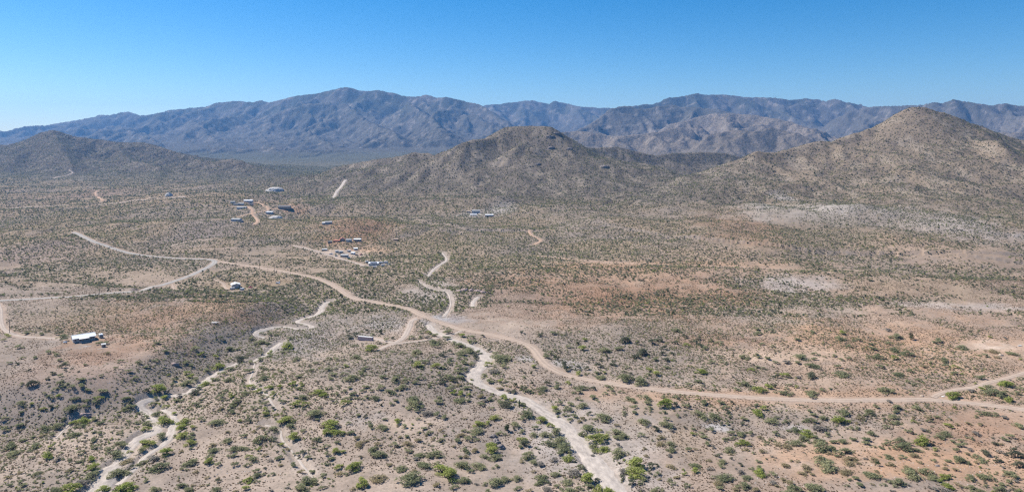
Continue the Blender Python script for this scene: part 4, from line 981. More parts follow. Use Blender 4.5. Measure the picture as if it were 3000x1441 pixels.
(1500,960,5.152,"160 65 80d,620 80 130m,460 110 120d,1080 180 120g,1000 235 80d,1080 310 150g,870 280 130m,550 380 140m,540 440 140m,640 470 80p,710 475 60p,340 580 110g,345 625 60p,130 640 70d,170 670 60d,290 700 60p,180 740 100m,310 855 60p,65 875 70p,180 920 130d,240 950 150m,460 900 180m,540 840 120d,30 970 100d,690 880 150m,850 830 110g,680 830 100m,1050 890 200m,980 960 160m,1230 920 120d,1500 930 130m,1410 985 110m,1540 990 90m,1650 965 110m,1420 880 110m,1210 1050 160m,1290 1090 100m,1010 1070 130m,1050 1160 200m,720 1130 150m,860 1140 130m,830 1210 160m,650 1220 140g,1810 1080 170m,1740 1060 110m,1920 1020 90m,2020 1060 180m,1860 1190 130m,2060 1200 120m,2020 1130 120m,2320 1140 240g,2480 1160 150d,2290 1030 100m,2480 1040 120m,40 1090 130g,110 1140 150m,780 560 160d,800 620 140d,880 610 90d,1000 590 90d,1010 640 60d,1130 610 110d,1110 690 70m,1000 690 130g,1390 675 90g,1290 680 110m,1340 740 170m,1190 470 90d,1360 490 90d,1430 440 60p,1430 500 40p,1550 540 130d,1320 570 140d,1690 655 90m,1790 690 90d,1730 750 270m,1920 800 250m,1930 745 110m,2180 695 150g,2050 635 150g,2040 700 120m,2030 740 90m,2310 595 120m,1740 590 100m,1400 330 180m,1640 310 150m,1700 190 190d,1900 230 100d,2100 210 160d,2230 170 140d,1960 370 200d,1900 440 150d,2410 400 110d,2280 390 130d,2150 480 130m,2320 490 130d,2430 480 90m,2480 230 120d,2300 300 130d,2480 30 170m"),
(2000,960,5.152,"40 130 100d,60 260 110g,170 220 130d,260 160 100d,250 265 130d,340 300 140m,430 190 100m,550 225 150m,280 650 180g,1040 630 100g,1550 715 150g,1430 730 130d,1950 720 200d,1750 750 100r,265 810 140m,95 850 110m,305 875 80m,480 930 100m,620 520 120m,430 510 140m,930 430 180m,1110 400 90m,1290 465 120m,1170 435 100m,560 430 100m,380 420 70m,745 320 80m,1200 240 110m,1360 275 100m,1110 590 100m,1220 605 90m,1810 425 240m,1960 565 190m,1740 530 130m,2010 465 110m,1410 525 120m,1560 520 130r,1170 940 180g,1280 890 150g,1400 880 120d,1080 900 150m,930 840 200m,1090 800 90m,800 920 120m,1450 970 130m,1570 970 190m,1940 1035 160m,1950 960 200m,2110 940 110m,2220 920 80m,1720 885 90g,1630 860 100m,1570 910 90m,330 1110 150m,550 1120 130m,740 1135 100d,1135 1155 100m,1230 1210 130g,1350 1170 70m,640 1190 130m,60 1180 150m,2400 70 120g,2390 160 170m,1960 60 120m,1310 40 150m,1120 20 120m,1140 80 160m,1860 45 60m,1630 55 60m,2510 270 100m,1740 180 130m,2400 690 220m,2350 580 130m,2290 415 110m,2390 470 100m,2510 460 120m,2140 435 70m,2010 390 130m"),
(2500,960,3.136,"305 15 80r,400 75 130m,530 95 70p,780 110 90m,755 135 70m,990 180 110m,825 290 100m,365 200 110m,500 235 110m,160 150 60m,160 185 80m,325 140 70m,250 355 90m,520 395 80m,585 380 70m,410 420 110m,525 500 90m,610 480 80m,935 360 70g,950 415 80m,850 345 80m,910 620 130g,1170 560 70g,1255 545 110m,1280 590 150m,1390 605 90m,1410 510 130g,1430 655 100g,1345 630 90m,1460 230 100m,1545 290 50g,1280 210 100o,1195 250 90m,1330 265 70o,300 565 140m,590 730 100m,410 730 100m,195 715 70m,930 730 50g,340 675 60r,1080 580 70r,1190 455 90m,895 480 70m,1250 85 45g,1385 90 60r,40 110 80m,640 350 90o,720 315 60m,380 275 80g,130 265 60m,230 265 100m,1120 510 40g,1540 460 60m,1540 560 80m,1490 595 90m"),
]
PLACED = []
for (ox, oy, s, txt) in TILES:
    for e in txt.split(','):
        a, b, c = e.split(); t = c[-1]; w = float(c[:-1]) / s
        px = ox + float(a) / s; py = oy + float(b) / s
        PLACED.append((px, py, w, t))
PLACED.sort(key=lambda q: -q[2])

def shrub_size(px, py, w, t):
    x, y, z = raycast(px, py + .16 * w)
    wm = w * y / F * 1.14
    hm = wm * {'g': .40, 'm': .32, 'd': .44, 'o': .25, 'r': .30, 'p': .85}[t]
    return x, y, z, wm, hm

TWORD = {'g': 'bright green', 'm': 'dull green', 'd': 'dark green', 'o': 'olive brown', 'r': 'bare grey', 'p': 'blackish green'}
def zone(px, py):
    if 330 < px < 560 and 1160 < py < 1330: return "on the island between split channels"
    if px < 420 and py > 1340: return "by the sandy basin low left"
    if px < 420 and py > 1230: return "on the grassy slope far left"
    if px < 600 and py > 1330: return "right of the sandy basin"
    if 480 <= px < 620 and py > 1200: return "along the side channel's right bank"
    if px < 520 and py <= 1230: return "on the slope below the house"
    if px < 760 and py < 1150: return "by the upper winding wash"
    if 600 <= px < 1000 and py < 1220: return "near the thin gully"
    if 600 <= px < 800 and py < 1320: return "left of the small eroded gully"
    if 600 <= px < 1000 and py < 1320: return "right of the small eroded gully"
    if 600 <= px < 1000: return "among tufts at the bottom edge"
    if 1000 <= px < 1330 and py < 1140: return "on the slope below the container"
    if 1330 <= px < 1640 and py < 1140: return "beside the sandy wash bend"
    if 1000 <= px < 1400 and py < 1230: return "on the upper stony middle slope"
    if 1000 <= px < 1400 and py < 1330: return "on the lower stony middle slope"
    if 1000 <= px < 1400: return "on the bare pinkish flat"
    if 1400 <= px < 1560: return "under the grey bank"
    if 1560 <= px < 1800 and py >= 1190: return "left of the broad wash"
    if 1800 <= px < 2050 and py >= 1190: return "right of the broad wash"
    if py < 1080: return "high above the main dirt road"
    if py < 1150: return "just above the main dirt road"
    if py < 1215: return "close under the main road"
    if px < 2500 and py < 1250: return "between the road and stony drain"
    if px < 2500 and py < 1300: return "along the stony drain"
    if px < 2250: return "on the stony lower flat"
    if px < 2500: return "on the tan lower flat"
    if py < 1260: return "on the upper right stony slope"
    if py < 1310: return "on the right stony slope"
    if py < 1370: return "on the upper orange flat"
    return "on the lower orange flat"

ORD = ["leftmost", "second from left", "third from left", "fourth from left", "fifth from left", "sixth from left", "seventh from left", "eighth from left", "ninth from left", "tenth from left"]
NIND = 300
SHRUB_XY = []
for k, (px, py, w, t) in enumerate(PLACED):
    x, y, z, wm, hm = shrub_size(px, py, w, t)
    SHRUB_XY.append((x, y, z, wm, hm, t))
SETS = {}
for k in range(NIND):
    px, py, w, t = PLACED[k]
    size = "huge" if w > 50 else ("large" if w > 40 else ("medium" if w > 33 else "small"))
    SETS.setdefault((size, t, zone(px, py)), []).append(k)
LABEL = {}
for (size, t, zn), ks in SETS.items():
    ks.sort(key=lambda k: PLACED[k][0])
    for i, k in enumerate(ks):
        LABEL[k] = (f"{size} {TWORD[t]} shrub {zn}" if len(ks) == 1 else f"{ORD[min(i, 9)]} of the {size} {TWORD[t]} shrubs {zn}")
for k in range(NIND):
    px, py, w, t = PLACED[k]; x, y, z, wm, hm, t = SHRUB_XY[k]
    e = empty("shrub", (x, y, z - .05 * hm), random.uniform(0, 6.28), LABEL[k], "shrub", "shrubs scattered over the near slopes")
    fo = link("foliage", VAR_BIG[t][k % 5], e); sx = random.uniform(.74, 1.3); fo.scale = (wm * sx, wm / sx, hm * random.uniform(.85, 1.2))
    st = link("stem", STEMS[k % 4], e); st.scale = (wm, wm, hm)

# ------------------------------------------------------------------ mass scatter of the brush that cannot be counted
def scatter_object(name, label, meshes, pts, rot, scl, pick):
    """points carry rot, scl, pick; geometry nodes put one of the meshes on each"""
    coll = bpy.data.collections.new(name + "_variants")
    for i, m_ in enumerate(meshes):
        o = bpy.data.objects.new(f"{name}_variant_{i:02d}", m_); coll.objects.link(o)
    me = bpy.data.meshes.new(name); n = len(pts)
    me.vertices.add(n); me.vertices.foreach_set("co", np.asarray(pts, dtype=np.float32).ravel())
    a = me.attributes.new("rot", 'FLOAT', 'POINT'); a.data.foreach_set("value", np.asarray(rot, dtype=np.float32))
    a = me.attributes.new("scl", 'FLOAT_VECTOR', 'POINT'); a.data.foreach_set("vector", np.asarray(scl, dtype=np.float32).ravel())
    a = me.attributes.new("pick", 'INT', 'POINT'); a.data.foreach_set("value", np.asarray(pick, dtype=np.int32))
    me.update()
    o = link(name, me); tag(o, label, kind="stuff")
    ng = bpy.data.node_groups.new(name, 'GeometryNodeTree')
    ng.interface.new_socket("Geometry", in_out='INPUT', socket_type='NodeSocketGeometry')
    ng.interface.new_socket("Geometry", in_out='OUTPUT', socket_type='NodeSocketGeometry')
    gi = ng.nodes.new('NodeGroupInput'); go = ng.nodes.new('NodeGroupOutput')
    ci = ng.nodes.new('GeometryNodeCollectionInfo'); ci.inputs['Collection'].default_value = coll
    ci.inputs['Separate Children'].default_value = True; ci.inputs['Reset Children'].default_value = True
    ip = ng.nodes.new('GeometryNodeInstanceOnPoints'); ip.inputs['Pick Instance'].default_value = True
    def attr(nm, typ):
        q = ng.nodes.new('GeometryNodeInputNamedAttribute'); q.data_type = typ; q.inputs['Name'].default_value = nm
        return [s for s in q.outputs if s.enabled and s.name == 'Attribute'][0]
    cx = ng.nodes.new('ShaderNodeCombineXYZ')
    L = ng.links.new
    L(attr("rot", 'FLOAT'), cx.inputs['Z'])
    L(gi.outputs[0], ip.inputs['Points']); L(ci.outputs[0], ip.inputs['Instance']); L(attr("pick", 'INT'), ip.inputs['Instance Index'])
    er = ng.nodes.new('FunctionNodeEulerToRotation'); L(cx.outputs[0], er.inputs[0]); L(er.outputs[0], ip.inputs['Rotation'])
    L(attr("scl", 'FLOAT_VECTOR'), ip.inputs['Scale'])
    L(ip.outputs[0], go.inputs[0])
    md = o.modifiers.new("scatter", 'NODES'); md.node_group = ng
    return o

def grid_val(G, x, y):
    i = np.clip(np.searchsorted(yrows, y) - 1, 0, NR - 1); j = np.clip(np.searchsorted(tcols, x / y) - 1, 0, NT - 1)
    return G[i, j]

CLEAR = np.minimum(WASHD, ROADD)          # metres clear of wash bed and road
# dense / bare zones: px, py, rx, ry, amount (+ more brush, - less)
ZONES = [(1180,1100,220,70,.5),(640,1020,200,70,1.2),(820,950,140,50,1.2),(330,1120,260,70,.35),(1400,690,280,60,1.3),(1500,650,320,40,1.3),(1150,660,120,40,1.0),(1250,780,160,50,.9),(1150,920,90,40,1.3),(800,880,130,40,.9),
 (1000,820,160,20,.5),(1700,1030,200,60,.7),(1950,1040,120,50,1.0),(2400,880,300,14,1.4),(2150,900,100,14,1.2),(2250,760,300,10,1.2),(600,760,300,40,.3),(700,850,200,30,.5),(1850,790,250,14,.8),(300,640,350,40,.7),(900,600,200,40,.8),
 (450,630,200,18,1.3),(1250,640,200,30,.9),(860,690,200,24,.3),(1330,1290,60,90,.1),(560,1290,140,90,-.9),(800,1390,400,60,-.5),(1120,1410,260,40,-.95),(2600,1390,300,60,-.6),(2350,1160,500,16,-.7),(2600,1000,300,40,-.3),
 (2900,1012,80,14,-2),(240,1000,90,26,-1.2),(430,1010,200,50,-.3),(1000,745,60,12,-1),(1090,735,60,9,-1),(690,838,90,14,-.7),(820,828,60,10,-1.2),(1310,935,60,12,-1.2),(540,1095,40,20,-1),(1720,1290,180,110,-.6),
 (2320,612,140,18,-.3),(2310,835,110,22,-.4),(1060,650,120,22,-.3),(1820,850,300,40,-.25),(2500,1230,400,30,.1),(745,610,60,10,-.6),(1380,860,60,20,.6),(1060,960,80,26,.8)]
DENS = .72 + 2.0 * (fbm(XX / 110, YY / 110, 3, 601) - .5) + 1.3 * (fbm(XX / 22, YY / 22, 2, 611) - .5)
DENS += .4 * sstep(YY, 600, 1000) + .5 * sstep(HILL, 5, 40)
# drainage lines collect brush
lap = fbm(XX / 55, YY / 55, 2, 621)
for (px, py, rx, ry, s) in ZONES:
    x0, y0, ax, ay = world_patch(px, py, rx, ry)
    m = (np.abs(XX - x0) < 2.2 * ax) & (np.abs(YY - y0) < 2.2 * ay)
    q = ((XX[m] - x0) / ax) ** 2 + ((YY[m] - y0) / ay) ** 2
    DENS[m] += s * np.exp(-q * 1.1)
gcut = sstep(ridged(XX / 150 + 8, YY / 150, 3, 9), .55, .8) * (1 - sstep(YY, 2500, 4000))
DENS += 1.2 * gcut
DENS += .9 * sstep(WASHD, 1, 3) * (1 - sstep(WASHD, 7, 20))
DENS -= .35 * sstep(fbm(XX / 30, YY / 70, 3, 631), .5, .7) * sstep(HILL, 5, 40)
DENS *= sstep(CLEAR, .6, 2.2)

def sample_points(n, y0, y1, power, tmax, rng):
    u = rng.uniform(size=n)
    e = 2 - power      # density per area ~ y^-power
    y = (y0 ** e + u * (y1 ** e - y0 ** e)) ** (1 / e) if abs(e) > 1e-6 else y0 * (y1 / y0) ** u
    t = rng.uniform(-tmax, tmax, size=n)
    return t * y, y

def keep_outs():
    out = []
    for (px, py, r) in BUILDING_KEEP:
        x, y, z = raycast(px, py); out.append((x, y, r))
    return out

def small_var(t, n, leaves, leaf):
    res = []
    for k in range(n):
        m_ = foliage_mesh("brush", 4, leaves, leaf, 900 + ord(t) * 3 + k, t == 'p'); m_.materials.append(M[t]); res.append(m_)
    return res
SMALL = []
for t in TONES: SMALL += small_var(t, 3, 190, .075)
TINY = []
for t in TONES: TINY += small_var(t, 3, 34, .20)

def do_scatter(name, label, meshes, n, y0, y1, power, tmax, smin, smax, rng, weights, grow=0.0, thr=(.45, 1.35), extra=None):
    x, y = sample_points(n, y0, y1, power, tmax, rng)
    d = grid_val(DENS, x, y)
    keep = rng.uniform(size=n) < sstep(d, thr[0], thr[1]) * .95 + .03 * (d > .05)
    for (kx, ky, r) in KO: keep &= (np.hypot(x - kx, y - ky) > r)
    x, y, d = x[keep], y[keep], d[keep]; m = len(x)
    z = height(x, y)
    size = (smin + (smax - smin) * rng.uniform(size=m) ** 1.8) * (1 + grow * (y / 1000 - 1).clip(0, 3))
    cl = grid_val(CLEAR, x, y); ok = cl > size * .55
    x, y, z, d, size = x[ok], y[ok], z[ok], d[ok], size[ok]; m = len(x)
    tone = rng.choice(6, size=m, p=weights)
    wet = (1 - sstep(grid_val(WASHD, x, y), 6, 22)) * .7 + sstep(d, 1.3, 2.2) * .35
    gt = rng.choice(6, size=m, p=[.22, .60, .14, .02, .01, .01]); tone = np.where(rng.uniform(size=m) < wet, gt, tone)
    # greener in the drains and the valley, greyer on slopes
    hl = np.array([.36, .32, .42, .24, .28, .7])[tone] * rng.uniform(.75, 1.2, size=m)
    scl = np.stack([size * rng.uniform(.85, 1.2, size=m), size * rng.uniform(.85, 1.2, size=m), size * hl * 1.25], -1)
    pts = np.stack([x, y, z - .04 * size], -1)
    rot = rng.uniform(0, 6.28, size=m); pick = tone * 3 + rng.integers(0, 3, size=m)
    if extra is not None:
        ex = np.array([(a, b, c) for (a, b, c, *_r) in extra]); pts = np.vstack([pts, ex])
        scl = np.vstack([scl, np.array([(q[3], q[3], q[4]) for q in extra])]); rot = np.concatenate([rot, rng.uniform(0, 6.28, size=len(extra))])
        pick = np.concatenate([pick, np.array([TONES.index(q[5]) * 3 + k % 3 for k, q in enumerate(extra)])])
    print(name, len(pts))
    return scatter_object(name, label, meshes, pts, rot, scl, pick)

BUILDING_KEEP = [(245,1000,13),(295,988,5),(1071,996,9),(690,842,10),(712,850,6),(680,852,6),(735,845,6),(816,833,8),(1093,778,12),(1110,775,10),(1008,752,12),(1030,745,12),(1045,735,9),(993,708,9),(1023,708,7),(1047,706,9),(967,712,6),
   (958,656,11),(728,594,14),(700,603,18),(709,611,16),(835,610,17),(790,627,11),(693,648,12),(805,640,16),(1394,624,18),(1433,633,13),(805,560,34),(496,575,12),(1387,632,12),(2992,1012,7),(2764,1162,3),(2701,1160,3)]
KO = keep_outs()
r1 = np.random.default_rng(21)
PW = [.05, .42, .10, .24, .18, .01]
do_scatter("near_brush", "low desert brush between the nearer shrubs", SMALL, 110000, 240, 620, 0, .86, .5, 2.2, r1, PW, thr=(.45, 1.5), extra=SHRUB_XY[NIND:])
do_scatter("valley_brush", "speckled desert brush over the valley floor", TINY, 270000, 620, 1400, 1.0, .86, .8, 3.6, r1, [.05, .50, .20, .13, .11, .01], thr=(.35, 1.35))
do_scatter("hill_brush", "dark speckled brush over the hills and far valley", TINY, 430000, 1400, 4200, 1.5, .86, 1.2, 4.2, r1, [.02, .44, .30, .12, .11, .01], grow=.30, thr=(.25, 1.25))

# grass tufts
def tuft_mesh(seed):
    r = random.Random(seed); b = MB()
    for k in range(11):
        a = r.uniform(0, 6.28); q = r.uniform(.05, .5); h = r.uniform(.5, 1) * (1.1 - q)
        c, s = math.cos(a), math.sin(a); w = .16
        b.add([(-s * w, c * w, 0), (s * w, -c * w, 0), (c * q + s * w * .6, s * q - c * w * .6, h), (c * q - s * w * .6, s * q + c * w * .6, h * .9)], [(0, 1, 2, 3)])
    me = b.mesh("tuft", 'tuft'); return me
TUFT = [tuft_mesh(s) for s in range(4)]
def tufts(n, y0, y1, rng):
    x, y = sample_points(n, y0, y1, 0, .86, rng)
    g = fbm(x / 28, y / 28, 3, 711)
    c = grid_val(CLEAR, x, y)
    bare = np.zeros(len(x))
    for (px, py, rx, ry) in [(1120,1415,240,40),(2620,1390,260,45),(590,1290,50,30),(1000,1340,60,25),(2900,1012,80,14),(1720,1290,160,90),(700,1370,120,30)]:
        x0, y0_, ax, ay = world_patch(px, py, rx, ry); bare = np.maximum(bare, np.exp(-(((x - x0) / ax) ** 2 + ((y - y0_) / ay) ** 2)))
    keep = (rng.uniform(size=n) < sstep(g, .34, .62) * (1 - .9 * bare) + .06 * (1 - bare)) & (c > .8)
    for (kx, ky, r) in KO: keep &= (np.hypot(x - kx, y - ky) > r)
    x, y = x[keep], y[keep]; m = len(x); s = rng.uniform(.45, 1.15, size=m)
    print("tufts", m)
    return scatter_object("grass_tufts", "small brown bunchgrass tufts dotting the bare soil", TUFT, np.stack([x, y, height(x, y) - .02], -1), rng.uniform(0, 6.28, size=m),
                          np.stack([s, s, s * .42], -1), rng.integers(0, 4, size=m))
tufts(230000, 240, 800, r1)

# loose stones
def stone_mesh(seed):
    bm = bmesh.new(); bmesh.ops.create_icosphere(bm, subdivisions=1, radius=.5); r = random.Random(seed)
    for v in bm.verts: v.co *= r.uniform(.7, 1.15); v.co.z *= .6
    me = bpy.data.meshes.new("stone"); bm.to_mesh(me); bm.free(); me.materials.append(M['rock']); return me
STONE = [stone_mesh(s) for s in range(4)]
xs_, ys_ = sample_points(30000, 240, 640, 0, .86, r1)
sg_ = grid_val(slope, xs_, ys_); st_ = fbm(xs_ / 40, ys_ / 40, 3, 721)
kp = (r1.uniform(size=len(xs_)) < .04 + .7 * sstep(sg_, .12, .4) + .6 * sstep(st_, .55, .68)) & (grid_val(CLEAR, xs_, ys_) > .6)
xs_, ys_ = xs_[kp], ys_[kp]; ss_ = r1.uniform(.2, .75, size=len(xs_))
scatter_object("loose_stones", "pale loose stones strewn over the slopes", STONE, np.stack([xs_, ys_, height(xs_, ys_)], -1), r1.uniform(0, 6.28, size=len(xs_)), np.stack([ss_, ss_, ss_], -1), r1.integers(0, 4, size=len(xs_)))

# ------------------------------------------------------------------ buildings
def put(px, py):
    x, y, z = raycast(px, py)
    return (x, y, z)

def gable(root, L, W, H, rise, wall, roof, over=.4, ridge='x', t=.14):
    """walls with gable ends and two roof panels; x along the length when ridge == 'x'"""
    w = MB()
    if ridge == 'x': w.prismx([(-W / 2, -.6), (W / 2, -.6), (W / 2, H), (0, H + rise), (-W / 2, H)], -L / 2, L / 2)
    else: w.prism([(-L / 2, -.6), (L / 2, -.6), (L / 2, H), (0, H + rise), (-L / 2, H)], -W / 2, W / 2)
    w.obj("wall", wall, root)
    half = (W if ridge == 'x' else L) / 2; ln = (L if ridge == 'x' else W) / 2 + over
    sl = rise / half; e = half + over
    for s in (-1, 1):
        p = [(0, H + rise + .05), (s * e, H - sl * over + .05), (s * e, H - sl * over + .05 + t), (0, H + rise + .05 + t)]
        b = MB()
        if ridge == 'x': b.prismx(p, -ln, ln)
        else: b.prism(p, -ln, ln)
        b.obj("roof_panel", roof, root)
    c = MB()
    if ridge == 'x': c.box(0, 0, H + rise + .08 + t, ln * 2, .5, .1)
    else: c.box(0, 0, H + rise + .08 + t, .5, ln * 2, .1)
    c.obj("ridge_cap", roof, root)

def shed_roof(root, L, W, H, drop, wall, roof, over=.35):
    MB().prismx([(-W / 2, -.6), (W / 2, -.6), (W / 2, H), (-W / 2, H - drop)], -L / 2, L / 2).obj("wall", wall, root)
    k = drop / W
    MB().prismx([(-W / 2 - over, H - drop - k * over + .03), (W / 2 + over, H + k * over + .03), (W / 2 + over, H + k * over + .18), (-W / 2 - over, H - drop - k * over + .18)], -L / 2 - over, L / 2 + over).obj("roof", roof, root)

def window(root, x, y, z, w, h, side, frame='whitepaint'):
    """side: 'f' front (-y), 'b' back, 'l' left (-x), 'r' right"""
    f = MB(); g = MB()
    if side in 'fb':
        s = -1 if side == 'f' else 1
        f.box(x, y + s * .03, z, w + .2, .08, h + .2); g.box(x, y + s * .06, z, w, .09, h)
    else:
        s = -1 if side == 'l' else 1
        f.box(x + s * .03, y, z, .08, w + .2, h + .2); g.box(x + s * .06, y, z, .09, w, h)
    o = f.obj("window", frame, root); g.obj("pane", 'glass', o)

def door(root, x, y, z, w, h, side, mat='whitepaint'):
    f = MB(); k = MB()
    s = -1 if side in 'fl' else 1
    if side in 'fb': f.box(x, y + s * .04, z + h / 2, w, .1, h); k.box(x + w * .38, y + s * .13, z + 1.0, .12, .1, .12)
    else: f.box(x + s * .04, y, z + h / 2, .1, w, h); k.box(x + s * .13, y + w * .38, z + 1.0, .1, .12, .12)
    o = f.obj("door", mat, root); k.obj("handle", 'steel', o)

# white roofed ranch house with the porch
e = empty("house", put(244, 995), math.radians(40), "long house with bright white metal roof and shaded front porch", "house")
gable(e, 13.6, 9.6, 2.8, 1.4, 'stonewall', 'whitemetal', .55)
MB().prismx([(-4.8 - .56, 2.72), (-4.8 - 2.7, 2.48), (-4.8 - 2.7, 2.66), (-4.8 - .56, 2.90)], -3.4, 2.8).obj("porch_roof", 'whitemetal', e)
MB().prismx([(-3.0, 3.44), (-5.45, 2.73), (-5.45, 2.79), (-3.0, 3.50)], -3.6, 2.2).obj("roof_sheet", 'blue', e)
MB().box(-.3, -7.55, 2.52, 6.4, .10, .34).obj("fascia", 'beige', e)
for x in (-3.2, -1.2, .8, 2.6): MB().box(x, -7.3, 1.2, .18, .18, 2.5).obj("porch_post", 'wood', e)
MB().box(-.3, -6.2, .05, 6.4, 2.8, .5).obj("porch_floor", 'board', e)
for x in (-5.4, 4.2, 5.6): window(e, x, -4.8, 1.6, 1.0, 1.1, 'f')
window(e, -2.2, -4.8, 1.55, 1.4, 1.2, 'f'); window(e, 1.9, -4.8, 1.55, 1.4, 1.2, 'f'); door(e, 0, -4.8, .05, 1.0, 2.1, 'f')
window(e, -6.8, 1.5, 1.6, 1.0, 1.1, 'l'); door(e, -6.8, -2.4, .05, 1.0, 2.1, 'l')
MB().tube([(2.5, 1.6, 3.7), (2.5, 1.6, 4.6)], .16, 8).obj("vent_pipe", 'greymetal', e)

def camper(px, py, rz, label, L=5.2, W=2.3, H=2.5, mat='whitepaint', group=None, nm="camper_trailer"):
    e = empty(nm, put(px, py), math.radians(rz), label, "camper", group)
    prof = [(-L / 2, .55), (L / 2 - .25, .55), (L / 2, .95), (L / 2, H - .15), (L / 2 - .3, H + .2), (-L / 2 + .35, H + .2), (-L / 2, H - .2)]
    MB().prism(prof, -W / 2, W / 2).obj("body", mat, e)
    MB().box(0, 0, H + .24, L * .8, W * .92, .08).obj("roof", 'whitemetal', e)
    MB().box(-L * .05, 0, H + .40, .8, .7, .26).obj("roof_vent", 'greymetal', e)
    for x in (-L * .28, L * .2):
        window(e, x, -W / 2, H * .66, 1.0, .6, 'f', 'greymetal')
    window(e, L / 2, 0, H * .62, 1.3, .6, 'r', 'greymetal'); window(e, -L / 2, 0, H * .62, 1.2, .6, 'l', 'greymetal')
    door(e, L * .36, -W / 2, .6, .65, 1.75, 'f', 'greymetal')
    for x in (-.5, .5):
        for s in (-1, 1):
            w_ = MB().tube([(x, s * (W / 2 - .22), .36), (x, s * (W / 2 + .02), .36)], .36, 12).obj("wheel", 'rubber', e)
            MB().tube([(x, s * (W / 2 + .02), .36), (x, s * (W / 2 + .05), .36)], .19, 8).obj("rim", 'silver', w_)
    MB().tube([(-L / 2, -.5, .5), (-L / 2 - 1.1, 0, .5), (-L / 2, .5, .5)], .06, 5).obj("hitch", 'steel', e)
    return e

def car(px, py, rz, body, label, pickup=False, group=None):
    e = empty("pickup_truck" if pickup else "car", put(px, py), math.radians(rz), label, "truck" if pickup else "car", group)
    L = 5.4 if pickup else 4.6
    MB().prism([(-L / 2, .4), (L / 2, .4), (L / 2, .85), (L / 2 - .9, 1.0), (-L / 2 + .1, 1.02), (-L / 2, .9)], -.9, .9).obj("body", body, e)
    a, b = (-.3, 1.5) if pickup else (-1.9, 1.2)
    MB().prism([(a, 1.0), (b, .98), (b - .65, 1.62), (a + .15, 1.66)], -.78, .78).obj("cabin", body, e)
    MB().prism([(b + .02, 1.0), (b - .6, 1.58), (b - .66, 1.56), (b - .06, 1.0)], -.7, .7).obj("windscreen", 'glass', e)
    for s in (-1, 1): MB().box((a + b) / 2 - .1, s * .77, 1.3, (b - a) * .62, .06, .4).obj("side_window", 'glass', e)
    if pickup: MB().box(-L / 2 + 1.1, 0, 1.03, 1.9, 1.5, .05).obj("bed", 'dark', e)
    for x in (-L * .31, L * .31):
        for s in (-1, 1):
            w_ = MB().tube([(x, s * .72, .34), (x, s * .93, .34)], .34, 12).obj("wheel", 'rubber', e)
            MB().tube([(x, s * .93, .34), (x, s * .96, .34)], .18, 8).obj("rim", 'silver', w_)
    for s in (-1, 1): MB().box(L / 2, s * .62, .72, .06, .36, .2).obj("headlight", 'whitemetal', e)
    return e

camper(295.5, 988.5, -48, "white camper trailer parked by the white roofed house", 4.6, 2.3, 2.5)
# things round the house yard
e = empty("garden_shed", put(303.5, 1016), math.radians(35), "small dark shed with pale roof below the camper", "shed")
shed_roof(e, 2.6, 2.0, 2.2, .3, 'brownwall', 'whitepaint', .2); door(e, .3, -1.0, .05, .8, 1.7, 'f', 'wood'); window(e, 1.3, 0, 1.3, .5, .5, 'r')
e = empty("water_tank", put(191, 1005.5), math.radians(15), "white horizontal tank beside the dark tree by the house", "tank")
MB().tube([(-1.2, 0, .9), (-1.05, 0, .9), (1.05, 0, .9), (1.2, 0, .9)], [.25, .55, .55, .25], 12).obj("tank_body", 'whitemetal', e, True)
for x in (-.7, .7): MB().box(x, 0, .2, .2, .9, .55).obj("cradle", 'steel', e)
e = empty("board_stack", put(251, 1015), math.radians(10), "pale boards lying on the bare yard below the house", "boards")
for k in range(4): MB().box(random.uniform(-.3, .3), -.5 + k * .32, .08 + .03 * (k % 2), 2.6, .28, .1, random.uniform(-.1, .1)).obj("board", 'whitepaint', e)
e = empty("board_stack", put(263, 1013), math.radians(-5), "grey boards lying right of the pale yard boards", "boards")
for k in range(3): MB().box(random.uniform(-.3, .3), -.4 + k * .32, .08, 2.4, .26, .1, random.uniform(-.15, .15)).obj("board", 'board', e)
e = empty("board_stack", put(296, 1021), math.radians(32), "long grey plank pile in front of the dark shed", "boards")
for k in range(3): MB().box(0, -.3 + k * .3, .08 + .04 * (k % 2), 4.2, .25, .1, random.uniform(-.06, .06)).obj("board", 'board', e)
e = empty("board_stack", put(622, 944), math.radians(-12), "pale heap of weathered boards at the edge of the dark bank", "boards")
for k in range(7): MB().box(random.uniform(-1, 1), -1.8 + k * .6, .12 + .05 * (k % 2), 8.5 + random.uniform(-2, 2), .5, .14, random.uniform(-.08, .08)).obj("board", 'board', e)

# tan metal building
e = empty("metal_building", put(690, 841), math.radians(30), "tan metal building with white gable roof near the hairpin", "building")
gable(e, 9.0, 9.6, 3.5, 1.25, 'tanwall', 'whitemetal', .25, 'y')
door(e, 1.0, -4.8, .05, 1.0, 2.1, 'f'); window(e, -2.8, -4.8, 1.7, .9, .9, 'f'); window(e, -4.5, -2.2, 1.7, .8, .9, 'l', 'wood'); window(e, -4.5, 2.2, 2.1, .6, .8, 'l', 'wood')
window(e, 3.2, -4.8, 1.7, .8, .9, 'f', 'wood'); MB().box(4.2, -5.3, .6, .7, .7, 1.2).obj("air_unit", 'greymetal', e)
camper(681, 849, 12, "pale camper half hidden by brush below the tan metal building", 5.0, 2.2, 2.3)
camper(709, 851, -20, "white box camper below the tan metal building door", 4.4, 2.2, 2.4, 'whitemetal')
car(733, 843, -38, 'red', "faded red pickup beside the tan metal building", True)
car(814, 831, -20, 'silver', "pale silver car parked on the dirt pad right of the metal building")
e = empty("water_tank", put(819, 828), 0, "small white tank behind the silver car", "tank")
MB().tube([(0, 0, 0), (0, 0, 1.5), (0, 0, 1.75)], [.8, .8, .25], 12).obj("tank_body", 'whitemetal', e, True); MB().tube([(0, 0, 1.7), (0, 0, 1.85)], .28, 8).obj("lid", 'greymetal', e)

